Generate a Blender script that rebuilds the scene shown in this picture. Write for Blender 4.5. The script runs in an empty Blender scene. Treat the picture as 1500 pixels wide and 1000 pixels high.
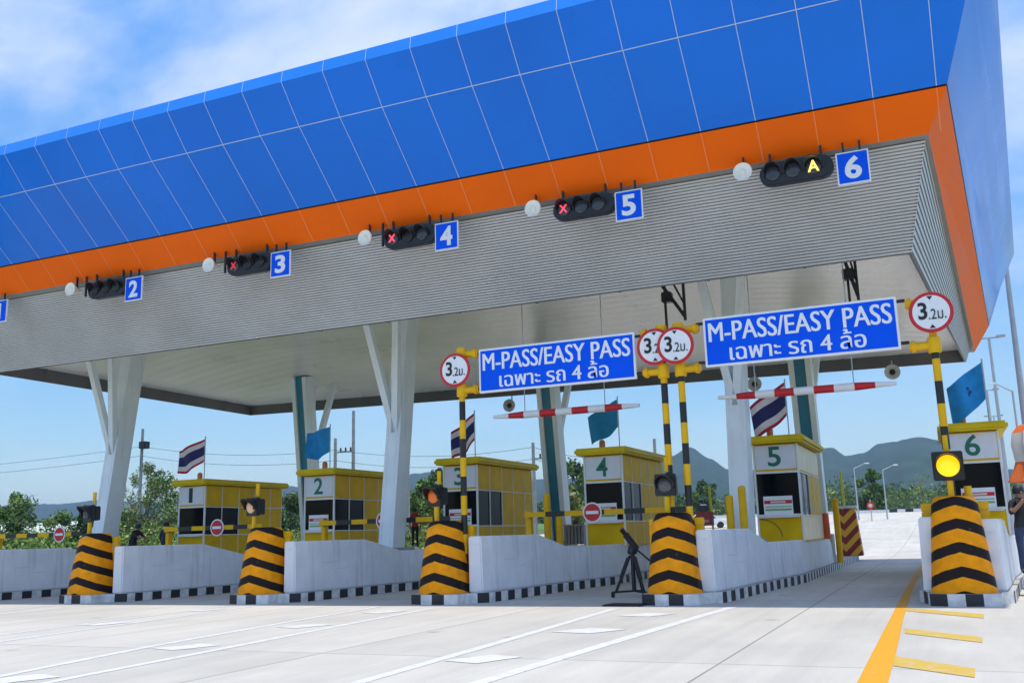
import bpy, bmesh, math, random
from mathutils import Vector, Matrix
random.seed(7)
R = math.radians
S = bpy.context.scene
COL = S.collection

# ---------------------------------------------------------------- camera
F, YAW, PIT, ROL = 1401.46, 0.415317, 0.19935, -0.028405
fwd = Vector((-math.sin(YAW)*math.cos(PIT), math.cos(YAW)*math.cos(PIT), math.sin(PIT)))
rt = Vector((math.cos(YAW), math.sin(YAW), 0)); upv = rt.cross(fwd)
cr = rt*math.cos(ROL) + upv*math.sin(ROL); cu = -rt*math.sin(ROL) + upv*math.cos(ROL)
cam = bpy.data.cameras.new('camera'); co = bpy.data.objects.new('camera', cam); COL.objects.link(co)
cam.sensor_width = 36; cam.lens = F/1500*36; cam.clip_end = 20000; cam.clip_start = .1
M = Matrix((cr, cu, -fwd)).transposed().to_4x4(); M.translation = (0, 0, 1.5)
co.matrix_world = M
S.camera = co

# ---------------------------------------------------------------- sky, sun, exposure
SUN = Vector((0.09, -0.105, 1.0)).normalized()      # towards the sun
elev = math.asin(SUN.z); azim = math.atan2(SUN.x, SUN.y)
w = bpy.data.worlds.new('World'); S.world = w; w.use_nodes = True
nt = w.node_tree; N = nt.nodes; L = nt.links
N.clear()
out = N.new('ShaderNodeOutputWorld'); bg = N.new('ShaderNodeBackground')
sky = N.new('ShaderNodeTexSky'); sky.sky_type = 'NISHITA'; sky.sun_disc = False
sky.sun_elevation = elev; sky.sun_rotation = azim; sky.air_density = 1.0; sky.dust_density = .3; sky.ozone_density = 1.6
bg.inputs['Strength'].default_value = .15
tc = N.new('ShaderNodeTexCoord')
sepv = N.new('ShaderNodeSeparateXYZ'); L.new(tc.outputs['Generated'], sepv.inputs[0])
# project the view direction on a cloud deck
mz = N.new('ShaderNodeMath'); mz.operation = 'MAXIMUM'; mz.inputs[1].default_value = .0; L.new(sepv.outputs['Z'], mz.inputs[0])
az_ = N.new('ShaderNodeMath'); az_.operation = 'ADD'; az_.inputs[1].default_value = .25; L.new(mz.outputs[0], az_.inputs[0])
dv = N.new('ShaderNodeVectorMath'); dv.operation = 'DIVIDE'; L.new(tc.outputs['Generated'], dv.inputs[0])
cmb = N.new('ShaderNodeCombineXYZ')
for i in range(3): L.new(az_.outputs[0], cmb.inputs[i])
L.new(cmb.outputs[0], dv.inputs[1])
mp = N.new('ShaderNodeMapping'); mp.inputs['Scale'].default_value = (.9, 1.2, .8); mp.inputs['Location'].default_value = (20.35, 3.3, 0)
L.new(dv.outputs[0], mp.inputs['Vector'])
n1 = N.new('ShaderNodeTexNoise'); n1.inputs['Scale'].default_value = 1.5; n1.inputs['Detail'].default_value = 7; n1.inputs['Roughness'].default_value = .55
n1.inputs['Distortion'].default_value = .35
L.new(mp.outputs[0], n1.inputs['Vector'])
crm = N.new('ShaderNodeValToRGB'); crm.color_ramp.elements[0].position = .36; crm.color_ramp.elements[1].position = .68
crm.color_ramp.interpolation = 'EASE'
L.new(n1.outputs['Fac'], crm.inputs[0])
# fewer clouds low down
lo = N.new('ShaderNodeMapRange'); lo.inputs['From Min'].default_value = .12; lo.inputs['From Max'].default_value = .42
lo.inputs['To Min'].default_value = .12; lo.inputs['To Max'].default_value = 1; L.new(sepv.outputs['Z'], lo.inputs['Value'])
fm = N.new('ShaderNodeMath'); fm.operation = 'MULTIPLY'; L.new(crm.outputs[0], fm.inputs[0]); L.new(lo.outputs[0], fm.inputs[1])
fm2 = N.new('ShaderNodeMath'); fm2.operation = 'MULTIPLY'; fm2.inputs[1].default_value = .78; L.new(fm.outputs[0], fm2.inputs[0])
mix = N.new('ShaderNodeMixRGB'); mix.inputs[2].default_value = (3.6, 3.8, 4.5, 1)
hs = N.new('ShaderNodeHueSaturation'); hs.inputs['Saturation'].default_value = 1.3; L.new(sky.outputs[0], hs.inputs['Color'])
hv = N.new('ShaderNodeMapRange'); hv.inputs['From Min'].default_value = .02; hv.inputs['From Max'].default_value = .5; hv.inputs['To Min'].default_value = .48; hv.inputs['To Max'].default_value = .98
L.new(sepv.outputs['Z'], hv.inputs['Value']); L.new(hv.outputs[0], hs.inputs['Value'])
L.new(fm2.outputs[0], mix.inputs[0]); L.new(hs.outputs[0], mix.inputs[1]); L.new(mix.outputs[0], bg.inputs['Color'])
L.new(bg.outputs[0], out.inputs['Surface'])
sl = bpy.data.lights.new('sun', 'SUN'); sl.energy = 2.2; sl.angle = R(.5); sl.color = (1, .95, .86)
so = bpy.data.objects.new('sun', sl); COL.objects.link(so); so.rotation_euler = SUN.to_track_quat('Z', 'Y').to_euler()
S.view_settings.view_transform = 'Standard'; S.view_settings.look = 'None'; S.view_settings.gamma = 1
S.view_settings.exposure = .86
S.cycles.max_bounces = 8; S.cycles.diffuse_bounces = 5; S.cycles.volume_bounces = 0

# ---------------------------------------------------------------- materials
def srgb(r, g, b):
    f = lambda c: (c/255/12.92) if c/255 <= .04045 else ((c/255+.055)/1.055)**2.4
    return (f(r), f(g), f(b))
MATS = {}
def mat(name, col, rough=.55, var=.12, scale=3.0, bump=0, bscale=40, metal=0, emit=None, estr=1, spec=.5, coord='Object', detail=5):
    if name in MATS: return MATS[name]
    m = bpy.data.materials.new(name); m.use_nodes = True; MATS[name] = m
    t = m.node_tree; n = t.nodes; l = t.links; b = n['Principled BSDF']
    b.inputs['Roughness'].default_value = rough; b.inputs['Metallic'].default_value = metal
    b.inputs['Specular IOR Level'].default_value = spec
    c = (*col, 1); tcn = n.new('ShaderNodeTexCoord')
    if var:
        no = n.new('ShaderNodeTexNoise'); no.inputs['Scale'].default_value = scale; no.inputs['Detail'].default_value = detail
        l.new(tcn.outputs[coord], no.inputs['Vector'])
        mr = n.new('ShaderNodeMapRange'); mr.inputs['From Min'].default_value = .3; mr.inputs['From Max'].default_value = .7
        mr.inputs['To Min'].default_value = 1-var; mr.inputs['To Max'].default_value = 1+var*.6; l.new(no.outputs['Fac'], mr.inputs['Value'])
        mx = n.new('ShaderNodeMixRGB'); mx.blend_type = 'MULTIPLY'; mx.inputs[0].default_value = 1; mx.inputs[1].default_value = c
        l.new(mr.outputs[0], mx.inputs[2]); l.new(mx.outputs[0], b.inputs['Base Color'])
        mr2 = n.new('ShaderNodeMapRange'); mr2.inputs['To Min'].default_value = max(0, rough-.1); mr2.inputs['To Max'].default_value = min(1, rough+.1)
        l.new(no.outputs['Fac'], mr2.inputs['Value']); l.new(mr2.outputs[0], b.inputs['Roughness'])
    else:
        b.inputs['Base Color'].default_value = c
    if bump:
        nb = n.new('ShaderNodeTexNoise'); nb.inputs['Scale'].default_value = bscale; nb.inputs['Detail'].default_value = 3
        l.new(tcn.outputs[coord], nb.inputs['Vector'])
        bp = n.new('ShaderNodeBump'); bp.inputs['Strength'].default_value = bump; bp.inputs['Distance'].default_value = .02
        l.new(nb.outputs['Fac'], bp.inputs['Height']); l.new(bp.outputs[0], b.inputs['Normal'])
    if emit:
        b.inputs['Emission Color'].default_value = (*emit, 1); b.inputs['Emission Strength'].default_value = estr
    return m

BLUE = mat('blue_cladding', (.002, .185, .86), .27, .1, .22, spec=.25)
def buckle(m, sc, st, di):
    t = m.node_tree; n = t.nodes; l = t.links; tcn = n.new('ShaderNodeTexCoord'); q = n.new('ShaderNodeTexNoise'); q.inputs['Scale'].default_value = sc; q.inputs['Detail'].default_value = 1
    l.new(tcn.outputs['Object'], q.inputs['Vector']); bp = n.new('ShaderNodeBump'); bp.inputs['Strength'].default_value = st; bp.inputs['Distance'].default_value = di
    l.new(q.outputs['Fac'], bp.inputs['Height']); l.new(bp.outputs[0], n['Principled BSDF'].inputs['Normal'])
buckle(BLUE, .6, .5, .12)
BLUETOP = mat('skylit_blue', (.01, .24, .86), .35, .06, .3)  # lighter than the cladding: sky light on the top edge put into colour
def side_mat():
    m = mat('blue_side_cladding', (.004, .13, .72), .18, .1, .3, spec=.9)
    t = m.node_tree; n = t.nodes; l = t.links; b = n['Principled BSDF']
    tcn = n.new('ShaderNodeTexCoord'); mpn = n.new('ShaderNodeMapping'); mpn.inputs['Rotation'].default_value = (R(-58), 0, 0); mpn.inputs['Scale'].default_value = (.08, .05, .5)
    l.new(tcn.outputs['Object'], mpn.inputs['Vector']); wv = n.new('ShaderNodeTexNoise'); wv.inputs['Scale'].default_value = 1.0; wv.inputs['Detail'].default_value = .6; l.new(mpn.outputs[0], wv.inputs['Vector'])
    bp = n.new('ShaderNodeBump'); bp.inputs['Strength'].default_value = .8; bp.inputs['Distance'].default_value = 1.0
    l.new(wv.outputs['Fac'], bp.inputs['Height']); l.new(bp.outputs[0], b.inputs['Normal'])
    return m
BLUESIDE = side_mat()
ORANGE = mat('orange_cladding', (.98, .15, .0), .45, .06, .5, spec=.12)
JOINT = mat('white_joint', (.50, .62, .85), .5, 0)
SLAT = mat('silver_slat', (.62, .62, .63), .45, .08, .8)
SOFFIT = mat('grey_soffit', (.28, .28, .27), .55, .12, 1.5)
LIP = mat('dark_grey_lip', (.13, .12, .12), .5, .2, .7)
def ceil_mat():
    m = mat('cream_ceiling', (.88, .84, .76), .3, .10, .35)
    t = m.node_tree; n = t.nodes; l = t.links; b = n['Principled BSDF']
    wv = n.new('ShaderNodeTexWave'); wv.bands_direction = 'Y'; wv.inputs['Scale'].default_value = .35; wv.inputs['Distortion'].default_value = .15
    tcn = n.new('ShaderNodeTexCoord'); l.new(tcn.outputs['Object'], wv.inputs['Vector'])
    bp = n.new('ShaderNodeBump'); bp.inputs['Strength'].default_value = .10; bp.inputs['Distance'].default_value = .08
    l.new(wv.outputs['Fac'], bp.inputs['Height']); l.new(bp.outputs[0], b.inputs['Normal'])
    return m
CEIL = ceil_mat()
ROOF = mat('roof_sheet', (.45, .46, .48), .5, .1, .5)
COLW = mat('pale_grey_steel', (.80, .86, .88), .4, .08, .8)
TEAL = mat('teal_steel', (.02, .21, .33), .4, .15, 1)
CONC = mat('grey_concrete', (.42, .41, .39), .85, .2, 2.5, .25, 30)
WALLP = mat('white_wall_paint', (.80, .81, .83), .6, .10, 1.3, .08, 18)
def streaks(m, amt):
    t = m.node_tree; n = t.nodes; l = t.links; b = n['Principled BSDF']; src = b.inputs['Base Color'].links[0].from_socket
    tcn = n.new('ShaderNodeTexCoord'); mpn = n.new('ShaderNodeMapping'); mpn.inputs['Scale'].default_value = (3.2, 3.2, .35); l.new(tcn.outputs['Object'], mpn.inputs['Vector'])
    q = n.new('ShaderNodeTexNoise'); q.inputs['Scale'].default_value = 1.6; q.inputs['Detail'].default_value = 7; q.inputs['Roughness'].default_value = .65; l.new(mpn.outputs[0], q.inputs['Vector'])
    r_ = n.new('ShaderNodeMapRange'); r_.inputs['From Min'].default_value = .52; r_.inputs['From Max'].default_value = .75; r_.inputs['To Max'].default_value = amt; l.new(q.outputs['Fac'], r_.inputs['Value'])
    mx = n.new('ShaderNodeMixRGB'); mx.inputs[2].default_value = (.30, .29, .27, 1); l.new(r_.outputs[0], mx.inputs[0]); l.new(src, mx.inputs[1]); l.new(mx.outputs[0], b.inputs['Base Color'])
def scuffs(m):
    t = m.node_tree; n = t.nodes; l = t.links; b = n['Principled BSDF']; src = b.inputs['Base Color'].links[0].from_socket
    tcn = n.new('ShaderNodeTexCoord'); mpn = n.new('ShaderNodeMapping'); mpn.inputs['Scale'].default_value = (2, .5, 9); l.new(tcn.outputs['Object'], mpn.inputs['Vector'])
    q = n.new('ShaderNodeTexNoise'); q.inputs['Scale'].default_value = 1.3; q.inputs['Detail'].default_value = 6; q.inputs['Roughness'].default_value = .6; l.new(mpn.outputs[0], q.inputs['Vector'])
    r_ = n.new('ShaderNodeMapRange'); r_.inputs['From Min'].default_value = .63; r_.inputs['From Max'].default_value = .74; r_.inputs['To Max'].default_value = .28; l.new(q.outputs['Fac'], r_.inputs['Value'])
    mx = n.new('ShaderNodeMixRGB'); mx.inputs[2].default_value = (.16, .155, .15, 1); l.new(r_.outputs[0], mx.inputs[0]); l.new(src, mx.inputs[1]); l.new(mx.outputs[0], b.inputs['Base Color'])
scuffs(WALLP); streaks(WALLP, .45); streaks(COLW, .25)
KW = mat('kerb_white', (.68, .68, .67), .6, .25, 6)
KB = mat('kerb_black', (.018, .018, .022), .55, .3, 6)
YEL = mat('yellow_paint', (.84, .47, .004), .45, .12, 3, spec=.25)
YELB = mat('booth_yellow', (.80, .49, .002), .5, .12, 1.6, spec=.15)
YELR = mat('roof_yellow', (.72, .52, .008), .5, .12, 2, spec=.2)
BLK = mat('black_paint', (.012, .012, .014), .4, .2, 6)
RUB = mat('black_rubber', (.015, .015, .016), .7, .2, 9)
WHT = mat('white_frame', (.78, .78, .76), .4, .06, 4)
PANW = mat('number_panel_white', (.74, .75, .80), .4, .05, 3)
GREEN = mat('green_lettering', (.005, .16, .09), .5, .08, 5)
GLASS = mat('dark_window_glass', (.004, .0045, .006), .12, .1, 2, spec=.12)
SBLUE = mat('sign_blue', (.001, .10, .86), .5, .05, 2, spec=.1)
SWHT = mat('sign_white', (.86, .87, .88), .4, .04, 5)
SRED = mat('sign_red', (.60, .012, .018), .4, .08, 5)
SBLK = mat('sign_black', (.01, .01, .012), .5, 0)
STEEL = mat('galvanised_steel', (.42, .44, .46), .4, .15, 5, metal=.3)
DGREY = mat('dark_lens', (.05, .055, .075), .2, .2, 8)
REDL = mat('lit_red', (.5, .01, .02), .4, 0, emit=(1, .05, .09), estr=1.3)
YELL = mat('lit_yellow', (.7, .4, .02), .4, 0, emit=(1, .72, .12), estr=1.2)
AMBER = mat('lit_amber', (.9, .5, .01), .3, .05, 30, emit=(1, .55, .004), estr=.62)
AMBERD = mat('amber_lens', (.92, .20, .015), .3, .12, 12)
GREYL = mat('clear_lens', (.10, .105, .12), .2, .3, 20)
CREAML = mat('cream_lens', (.90, .88, .80), .4, .05, 12)
BEACON = mat('orange_beacon', (.75, .22, .05), .3, .1, 9)

def stripes():
    m = bpy.data.materials.new('hazard_stripe_paint'); m.use_nodes = True
    t = m.node_tree; n = t.nodes; l = t.links; b = n['Principled BSDF']; b.inputs['Roughness'].default_value = .5
    tcn = n.new('ShaderNodeTexCoord'); sp = n.new('ShaderNodeSeparateXYZ'); l.new(tcn.outputs['Object'], sp.inputs[0])
    ab = n.new('ShaderNodeMath'); ab.operation = 'ABSOLUTE'; l.new(sp.outputs['X'], ab.inputs[0])
    wob = n.new('ShaderNodeTexNoise'); wob.inputs['Scale'].default_value = 7; l.new(tcn.outputs['Object'], wob.inputs['Vector'])
    k = n.new('ShaderNodeMath'); k.operation = 'MULTIPLY_ADD'; k.inputs[1].default_value = .26; l.new(ab.outputs[0], k.inputs[0]); ky = n.new('ShaderNodeMath'); ky.operation = 'MULTIPLY_ADD'; ky.inputs[1].default_value = .22; l.new(sp.outputs['Y'], ky.inputs[0]); l.new(sp.outputs['Z'], ky.inputs[2]); l.new(ky.outputs[0], k.inputs[2])
    w1 = n.new('ShaderNodeMath'); w1.operation = 'MULTIPLY_ADD'; w1.inputs[1].default_value = .03; l.new(wob.outputs['Fac'], w1.inputs[0]); l.new(k.outputs[0], w1.inputs[2])
    a = n.new('ShaderNodeMath'); a.operation = 'ADD'; a.inputs[1].default_value = -.32+.45*4; l.new(w1.outputs[0], a.inputs[0])
    d = n.new('ShaderNodeMath'); d.operation = 'DIVIDE'; d.inputs[1].default_value = .45; l.new(a.outputs[0], d.inputs[0])
    f = n.new('ShaderNodeMath'); f.operation = 'FRACT'; l.new(d.outputs[0], f.inputs[0])
    g = n.new('ShaderNodeMath'); g.operation = 'LESS_THAN'; g.inputs[1].default_value = .44; l.new(f.outputs[0], g.inputs[0])
    no = n.new('ShaderNodeTexNoise'); no.inputs['Scale'].default_value = 4; no.inputs['Detail'].default_value = 6; l.new(tcn.outputs['Object'], no.inputs['Vector'])
    mr = n.new('ShaderNodeMapRange'); mr.inputs['From Min'].default_value = .3; mr.inputs['From Max'].default_value = .7; mr.inputs['To Min'].default_value = .78; mr.inputs['To Max'].default_value = 1.06
    l.new(no.outputs['Fac'], mr.inputs['Value'])
    mx = n.new('ShaderNodeMixRGB'); mx.inputs[1].default_value = (1.0, .36, .0, 1); b.inputs['Specular IOR Level'].default_value = .15; mx.inputs[2].default_value = (.018, .011, .010, 1); l.new(g.outputs[0], mx.inputs[0])
    m2 = n.new('ShaderNodeMixRGB'); m2.blend_type = 'MULTIPLY'; m2.inputs[0].default_value = 1; l.new(mx.outputs[0], m2.inputs[1]); l.new(mr.outputs[0], m2.inputs[2])
    ch = n.new('ShaderNodeTexNoise'); ch.inputs['Scale'].default_value = 9; ch.inputs['Detail'].default_value = 8; ch.inputs['Roughness'].default_value = .7; l.new(tcn.outputs['Object'], ch.inputs['Vector'])
    cm = n.new('ShaderNodeMapRange'); cm.inputs['From Min'].default_value = .64; cm.inputs['From Max'].default_value = .70; cm.inputs['To Max'].default_value = .6; l.new(ch.outputs['Fac'], cm.inputs['Value'])
    m3 = n.new('ShaderNodeMixRGB'); m3.inputs[2].default_value = (.22, .19, .16, 1); l.new(cm.outputs[0], m3.inputs[0]); l.new(m2.outputs[0], m3.inputs[1])
    l.new(m3.outputs[0], b.inputs['Base Color'])
    return m
HAZ = stripes()

def concrete_road():
    m = bpy.data.materials.new('concrete_pavement'); m.use_nodes = True
    t = m.node_tree; n = t.nodes; l = t.links; b = n['Principled BSDF']; b.inputs['Roughness'].default_value = .8
    tcn = n.new('ShaderNodeTexCoord')
    def noise(sc, det, rough=.5, vec=None):
        q = n.new('ShaderNodeTexNoise'); q.inputs['Scale'].default_value = sc; q.inputs['Detail'].default_value = det; q.inputs['Roughness'].default_value = rough
        l.new(vec or tcn.outputs['Object'], q.inputs['Vector']); return q
    def mrange(src, a, c, lo, hi):
        q = n.new('ShaderNodeMapRange'); q.inputs['From Min'].default_value = a; q.inputs['From Max'].default_value = c
        q.inputs['To Min'].default_value = lo; q.inputs['To Max'].default_value = hi; l.new(src, q.inputs['Value']); return q
    mpn = n.new('ShaderNodeMapping'); mpn.inputs['Scale'].default_value = (1, .16, 1); l.new(tcn.outputs['Object'], mpn.inputs['Vector'])
    a = noise(.35, 6); bnoise = noise(2.2, 6, .65, mpn.outputs[0]); c = noise(40, 2)
    ra = mrange(a.outputs['Fac'], .3, .7, .88, 1.06); rb = mrange(bnoise.outputs['Fac'], .3, .72, .9, 1.05); rc = mrange(c.outputs['Fac'], .2, .8, .93, 1.05)
    m1 = n.new('ShaderNodeMath'); m1.operation = 'MULTIPLY'; l.new(ra.outputs[0], m1.inputs[0]); l.new(rb.outputs[0], m1.inputs[1])
    m2 = n.new('ShaderNodeMath'); m2.operation = 'MULTIPLY'; l.new(m1.outputs[0], m2.inputs[0]); l.new(rc.outputs[0], m2.inputs[1])
    # per-slab tone and dark sawn joints
    br = n.new('ShaderNodeTexBrick'); br.offset = 0; br.inputs['Scale'].default_value = 1; br.inputs['Brick Width'].default_value = 5.4; br.inputs['Row Height'].default_value = 10.0
    br.inputs['Mortar Size'].default_value = .016; br.inputs['Mortar Smooth'].default_value = .3
    br.inputs['Color1'].default_value = (.93, .93, .93, 1); br.inputs['Color2'].default_value = (1.03, 1.03, 1.03, 1); br.inputs['Mortar'].default_value = (.45, .43, .40, 1)
    mp2 = n.new('ShaderNodeMapping'); mp2.inputs['Location'].default_value = (2.55, -1.35, 0); l.new(tcn.outputs['Object'], mp2.inputs['Vector']); l.new(mp2.outputs[0], br.inputs['Vector'])
    mx = n.new('ShaderNodeMixRGB'); mx.blend_type = 'MULTIPLY'; mx.inputs[0].default_value = 1; mx.inputs[1].default_value = (.555, .522, .452, 1); l.new(m2.outputs[0], mx.inputs[2])
    mx2 = n.new('ShaderNodeMixRGB'); mx2.blend_type = 'MULTIPLY'; mx2.inputs[0].default_value = 1; l.new(mx.outputs[0], mx2.inputs[1]); l.new(br.outputs['Color'], mx2.inputs[2])
    # a few tyre stains
    st = noise(.9, 4, .6, mpn.outputs[0]); rs = mrange(st.outputs['Fac'], .60, .74, 0, .22)
    mx3 = n.new('ShaderNodeMixRGB'); mx3.inputs[2].default_value = (.30, .285, .265, 1); l.new(rs.outputs[0], mx3.inputs[0]); l.new(mx2.outputs[0], mx3.inputs[1])
    mp4 = n.new('ShaderNodeMapping'); mp4.inputs['Scale'].default_value = (1.5, .02, 1); l.new(tcn.outputs['Object'], mp4.inputs['Vector'])
    ty = noise(1.0, 5, .6, mp4.outputs[0]); rt_ = mrange(ty.outputs['Fac'], .5, .72, 0, .24)
    mx4 = n.new('ShaderNodeMixRGB'); mx4.inputs[2].default_value = (.26, .245, .225, 1); l.new(rt_.outputs[0], mx4.inputs[0]); l.new(mx3.outputs[0], mx4.inputs[1])
    vo = n.new('ShaderNodeTexVoronoi'); vo.inputs['Scale'].default_value = .55; vo.inputs['Randomness'].default_value = 1; l.new(tcn.outputs['Object'], vo.inputs['Vector'])
    dr = mrange(vo.outputs['Distance'], .03, .09, .55, 0)
    mx5 = n.new('ShaderNodeMixRGB'); mx5.inputs[2].default_value = (.2, .19, .175, 1); l.new(dr.outputs[0], mx5.inputs[0]); l.new(mx4.outputs[0], mx5.inputs[1])
    l.new(mx5.outputs[0], b.inputs['Base Color'])
    bp = n.new('ShaderNodeBump'); bp.inputs['Strength'].default_value = .15; bp.inputs['Distance'].default_value = .01; l.new(c.outputs['Fac'], bp.inputs['Height']); l.new(bp.outputs[0], b.inputs['Normal'])
    return m
ROAD = concrete_road()
def worn(name, col, lo=.44, hi=.62):
    m = bpy.data.materials.new(name); m.use_nodes = True
    t = m.node_tree; n = t.nodes; l = t.links; b = n['Principled BSDF']; b.inputs['Roughness'].default_value = .7
    tcn = n.new('ShaderNodeTexCoord'); q = n.new('ShaderNodeTexNoise'); q.inputs['Scale'].default_value = 5; q.inputs['Detail'].default_value = 8; q.inputs['Roughness'].default_value = .7
    l.new(tcn.outputs['Object'], q.inputs['Vector'])
    r = n.new('ShaderNodeMapRange'); r.inputs['From Min'].default_value = lo; r.inputs['From Max'].default_value = hi; l.new(q.outputs['Fac'], r.inputs['Value'])
    mx = n.new('ShaderNodeMixRGB'); mx.inputs[1].default_value = (*col, 1); mx.inputs[2].default_value = (.50, .48, .45, 1)
    mm = n.new('ShaderNodeMath'); mm.operation = 'MULTIPLY'; mm.inputs[1].default_value = .7; l.new(r.outputs[0], mm.inputs[0]); l.new(mm.outputs[0], mx.inputs[0])
    l.new(mx.outputs[0], b.inputs['Base Color'])
    return m
MWHT = worn('road_paint_white', (.68, .68, .67), .38, .62); MYEL = worn('road_paint_yellow', (.66, .31, .0), .58, .8); MYELF = worn('road_paint_yellow_faded', (.56, .36, .03), .46, .74)

# ---------------------------------------------------------------- mesh helpers
class MB:
    def __init__(s): s.v = []; s.f = []; s.m = []; s.cur = 0
    def add(s, vs, fs):
        o = len(s.v); s.v += [tuple(x) for x in vs]
        for f in fs: s.f.append(tuple(i+o for i in f)); s.m.append(s.cur)
        return s
    def box(s, x0, x1, y0, y1, z0, z1):
        return s.add([(x0,y0,z0),(x1,y0,z0),(x1,y1,z0),(x0,y1,z0),(x0,y0,z1),(x1,y0,z1),(x1,y1,z1),(x0,y1,z1)],
                     [(0,3,2,1),(4,5,6,7),(0,1,5,4),(1,2,6,5),(2,3,7,6),(3,0,4,7)])
    def quad(s, a, b, c, d): return s.add([a,b,c,d], [(0,1,2,3)])
    def tube(s, p0, p1, r0, r1=None, n=12, cap=True):
        r1 = r0 if r1 is None else r1; p0 = Vector(p0); p1 = Vector(p1); d = (p1-p0).normalized()
        a = d.orthogonal().normalized(); b = d.cross(a); vs = []
        for p, r in ((p0, r0), (p1, r1)):
            for i in range(n):
                t = 2*math.pi*i/n; vs.append(p + a*math.cos(t)*r + b*math.sin(t)*r)
        fs = [(i, (i+1) % n, n+(i+1) % n, n+i) for i in range(n)]
        if cap: fs += [tuple(range(n-1, -1, -1)), tuple(range(n, 2*n))]
        return s.add(vs, fs)
    def lathe(s, prof, c=(0,0,0), axis='z', n=20):
        vs = []; c = Vector(c)
        for r, h in prof:
            for i in range(n):
                t = 2*math.pi*i/n; x, y = r*math.cos(t), r*math.sin(t)
                vs.append(c + (Vector((x, y, h)) if axis == 'z' else Vector((x, -h, y)) if axis == 'y' else Vector((h, x, y))))
        fs = []
        for k in range(len(prof)-1):
            for i in range(n): fs.append((k*n+i, k*n+(i+1) % n, (k+1)*n+(i+1) % n, (k+1)*n+i))
        fs += [tuple(range(n-1, -1, -1)), tuple(range((len(prof)-1)*n, len(prof)*n))]
        return s.add(vs, fs)
    def loft(s, rings, cap=True, closed=True):
        n = len(rings[0]); vs = [v for r in rings for v in r]; fs = []
        for k in range(len(rings)-1):
            for i in range(n if closed else n-1): fs.append((k*n+i, k*n+(i+1) % n, (k+1)*n+(i+1) % n, (k+1)*n+i))
        if cap: fs += [tuple(range(n-1, -1, -1)), tuple(range((len(rings)-1)*n, len(rings)*n))]
        return s.add(vs, fs)
    def beam(s, p0, p1, w, d, side=(1,0,0), w1=None, d1=None):
        p0 = Vector(p0); p1 = Vector(p1); ax = (p1-p0).normalized(); sx = Vector(side); sx = (sx - ax*sx.dot(ax)).normalized(); sy = ax.cross(sx)
        w1 = w1 or w; d1 = d1 or d
        r = lambda p, w, d: [p+sx*a*w/2+sy*b*d/2 for a, b in ((-1,-1),(1,-1),(1,1),(-1,1))]
        return s.loft([r(p0, w, d), r(p1, w1, d1)])
    def build(s, name, mats, parent=None, bevel=0, smooth=False, loc=None):
        me = bpy.data.meshes.new(name); me.from_pydata(s.v, [], s.f)
        for m in (mats if isinstance(mats, (list, tuple)) else [mats]): me.materials.append(m)
        me.polygons.foreach_set('material_index', s.m)
        bm = bmesh.new(); bm.from_mesh(me)
        if bevel:
            bmesh.ops.remove_doubles(bm, verts=bm.verts, dist=1e-5)
            es = [e for e in bm.edges if len(e.link_faces) == 2 and e.calc_face_angle(0) > .5]
            bmesh.ops.bevel(bm, geom=es, offset=bevel, segments=2, affect='EDGES', clamp_overlap=True)
        bmesh.ops.recalc_face_normals(bm, faces=bm.faces); bm.to_mesh(me); bm.free()
        if smooth:
            me.polygons.foreach_set('use_smooth', [True]*len(me.polygons))
            me.set_sharp_from_angle(angle=R(40))
        return link(name, me, parent, loc)
def link(name, me, parent=None, loc=None):
    o = bpy.data.objects.new(name, me); COL.objects.link(o)
    if parent: o.parent = parent
    if loc: o.location = loc
    return o
def tag(o, label=None, cat=None, group=None, kind=None):
    if label: o['label'] = label
    if cat: o['category'] = cat
    if group: o['group'] = group
    if kind: o['kind'] = kind
    return o
def thing(name, loc, label, cat, group=None, rz=0):
    o = bpy.data.objects.new(name, None); COL.objects.link(o); o.location = loc; o.rotation_euler = (0, 0, rz); o.empty_display_size = .2
    return tag(o, label, cat, group)
def text(s, name, m, parent, box, y, z0=None, fit='both', bold=.0, depth=.006, size=1.0):
    """flat lettering facing -Y in box (x0, x1, z0, z1) of the parent's space, front at y"""
    cu = bpy.data.curves.new('t', 'FONT'); cu.body = s; cu.extrude = depth; cu.offset = bold*.7 if len(s) == 1 else 0; cu.resolution_u = 4
    o = bpy.data.objects.new('t', cu); COL.objects.link(o)
    bpy.context.view_layer.update()
    me = bpy.data.meshes.new_from_object(o.evaluated_get(bpy.context.evaluated_depsgraph_get()))
    bpy.data.objects.remove(o); bpy.data.curves.remove(cu)
    xs = [v.co.x for v in me.vertices]; ys = [v.co.y for v in me.vertices]
    x0, x1, za, zb = box; sx = (x1-x0)/(max(xs)-min(xs)); sy = (zb-za)/(max(ys)-min(ys))
    if fit == 'keep': sx = sy = min(sx, sy)
    mx = min(xs); my = min(ys); cx = ((x1-x0) - sx*(max(xs)-mx))/2
    for v in me.vertices:
        v.co = (x0+cx+(v.co.x-mx)*sx, y-(v.co.z), za+(v.co.y-my)*sy)
    if len(s) > 1 and bold:      # heavier strokes: the flat letters three times, stepped half a millimetre
        bm = bmesh.new()
        for k, d in enumerate((0, -1, 1)):
            m3 = me.copy()
            for v in m3.vertices: v.co.x += d*bold*.7*sx; v.co.y -= .0006*k
            bm.from_mesh(m3); bpy.data.meshes.remove(m3)
        bm.to_mesh(me); bm.free()
    me.materials.clear(); me.materials.append(m); me.name = name
    return link(name, me, parent)

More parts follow.
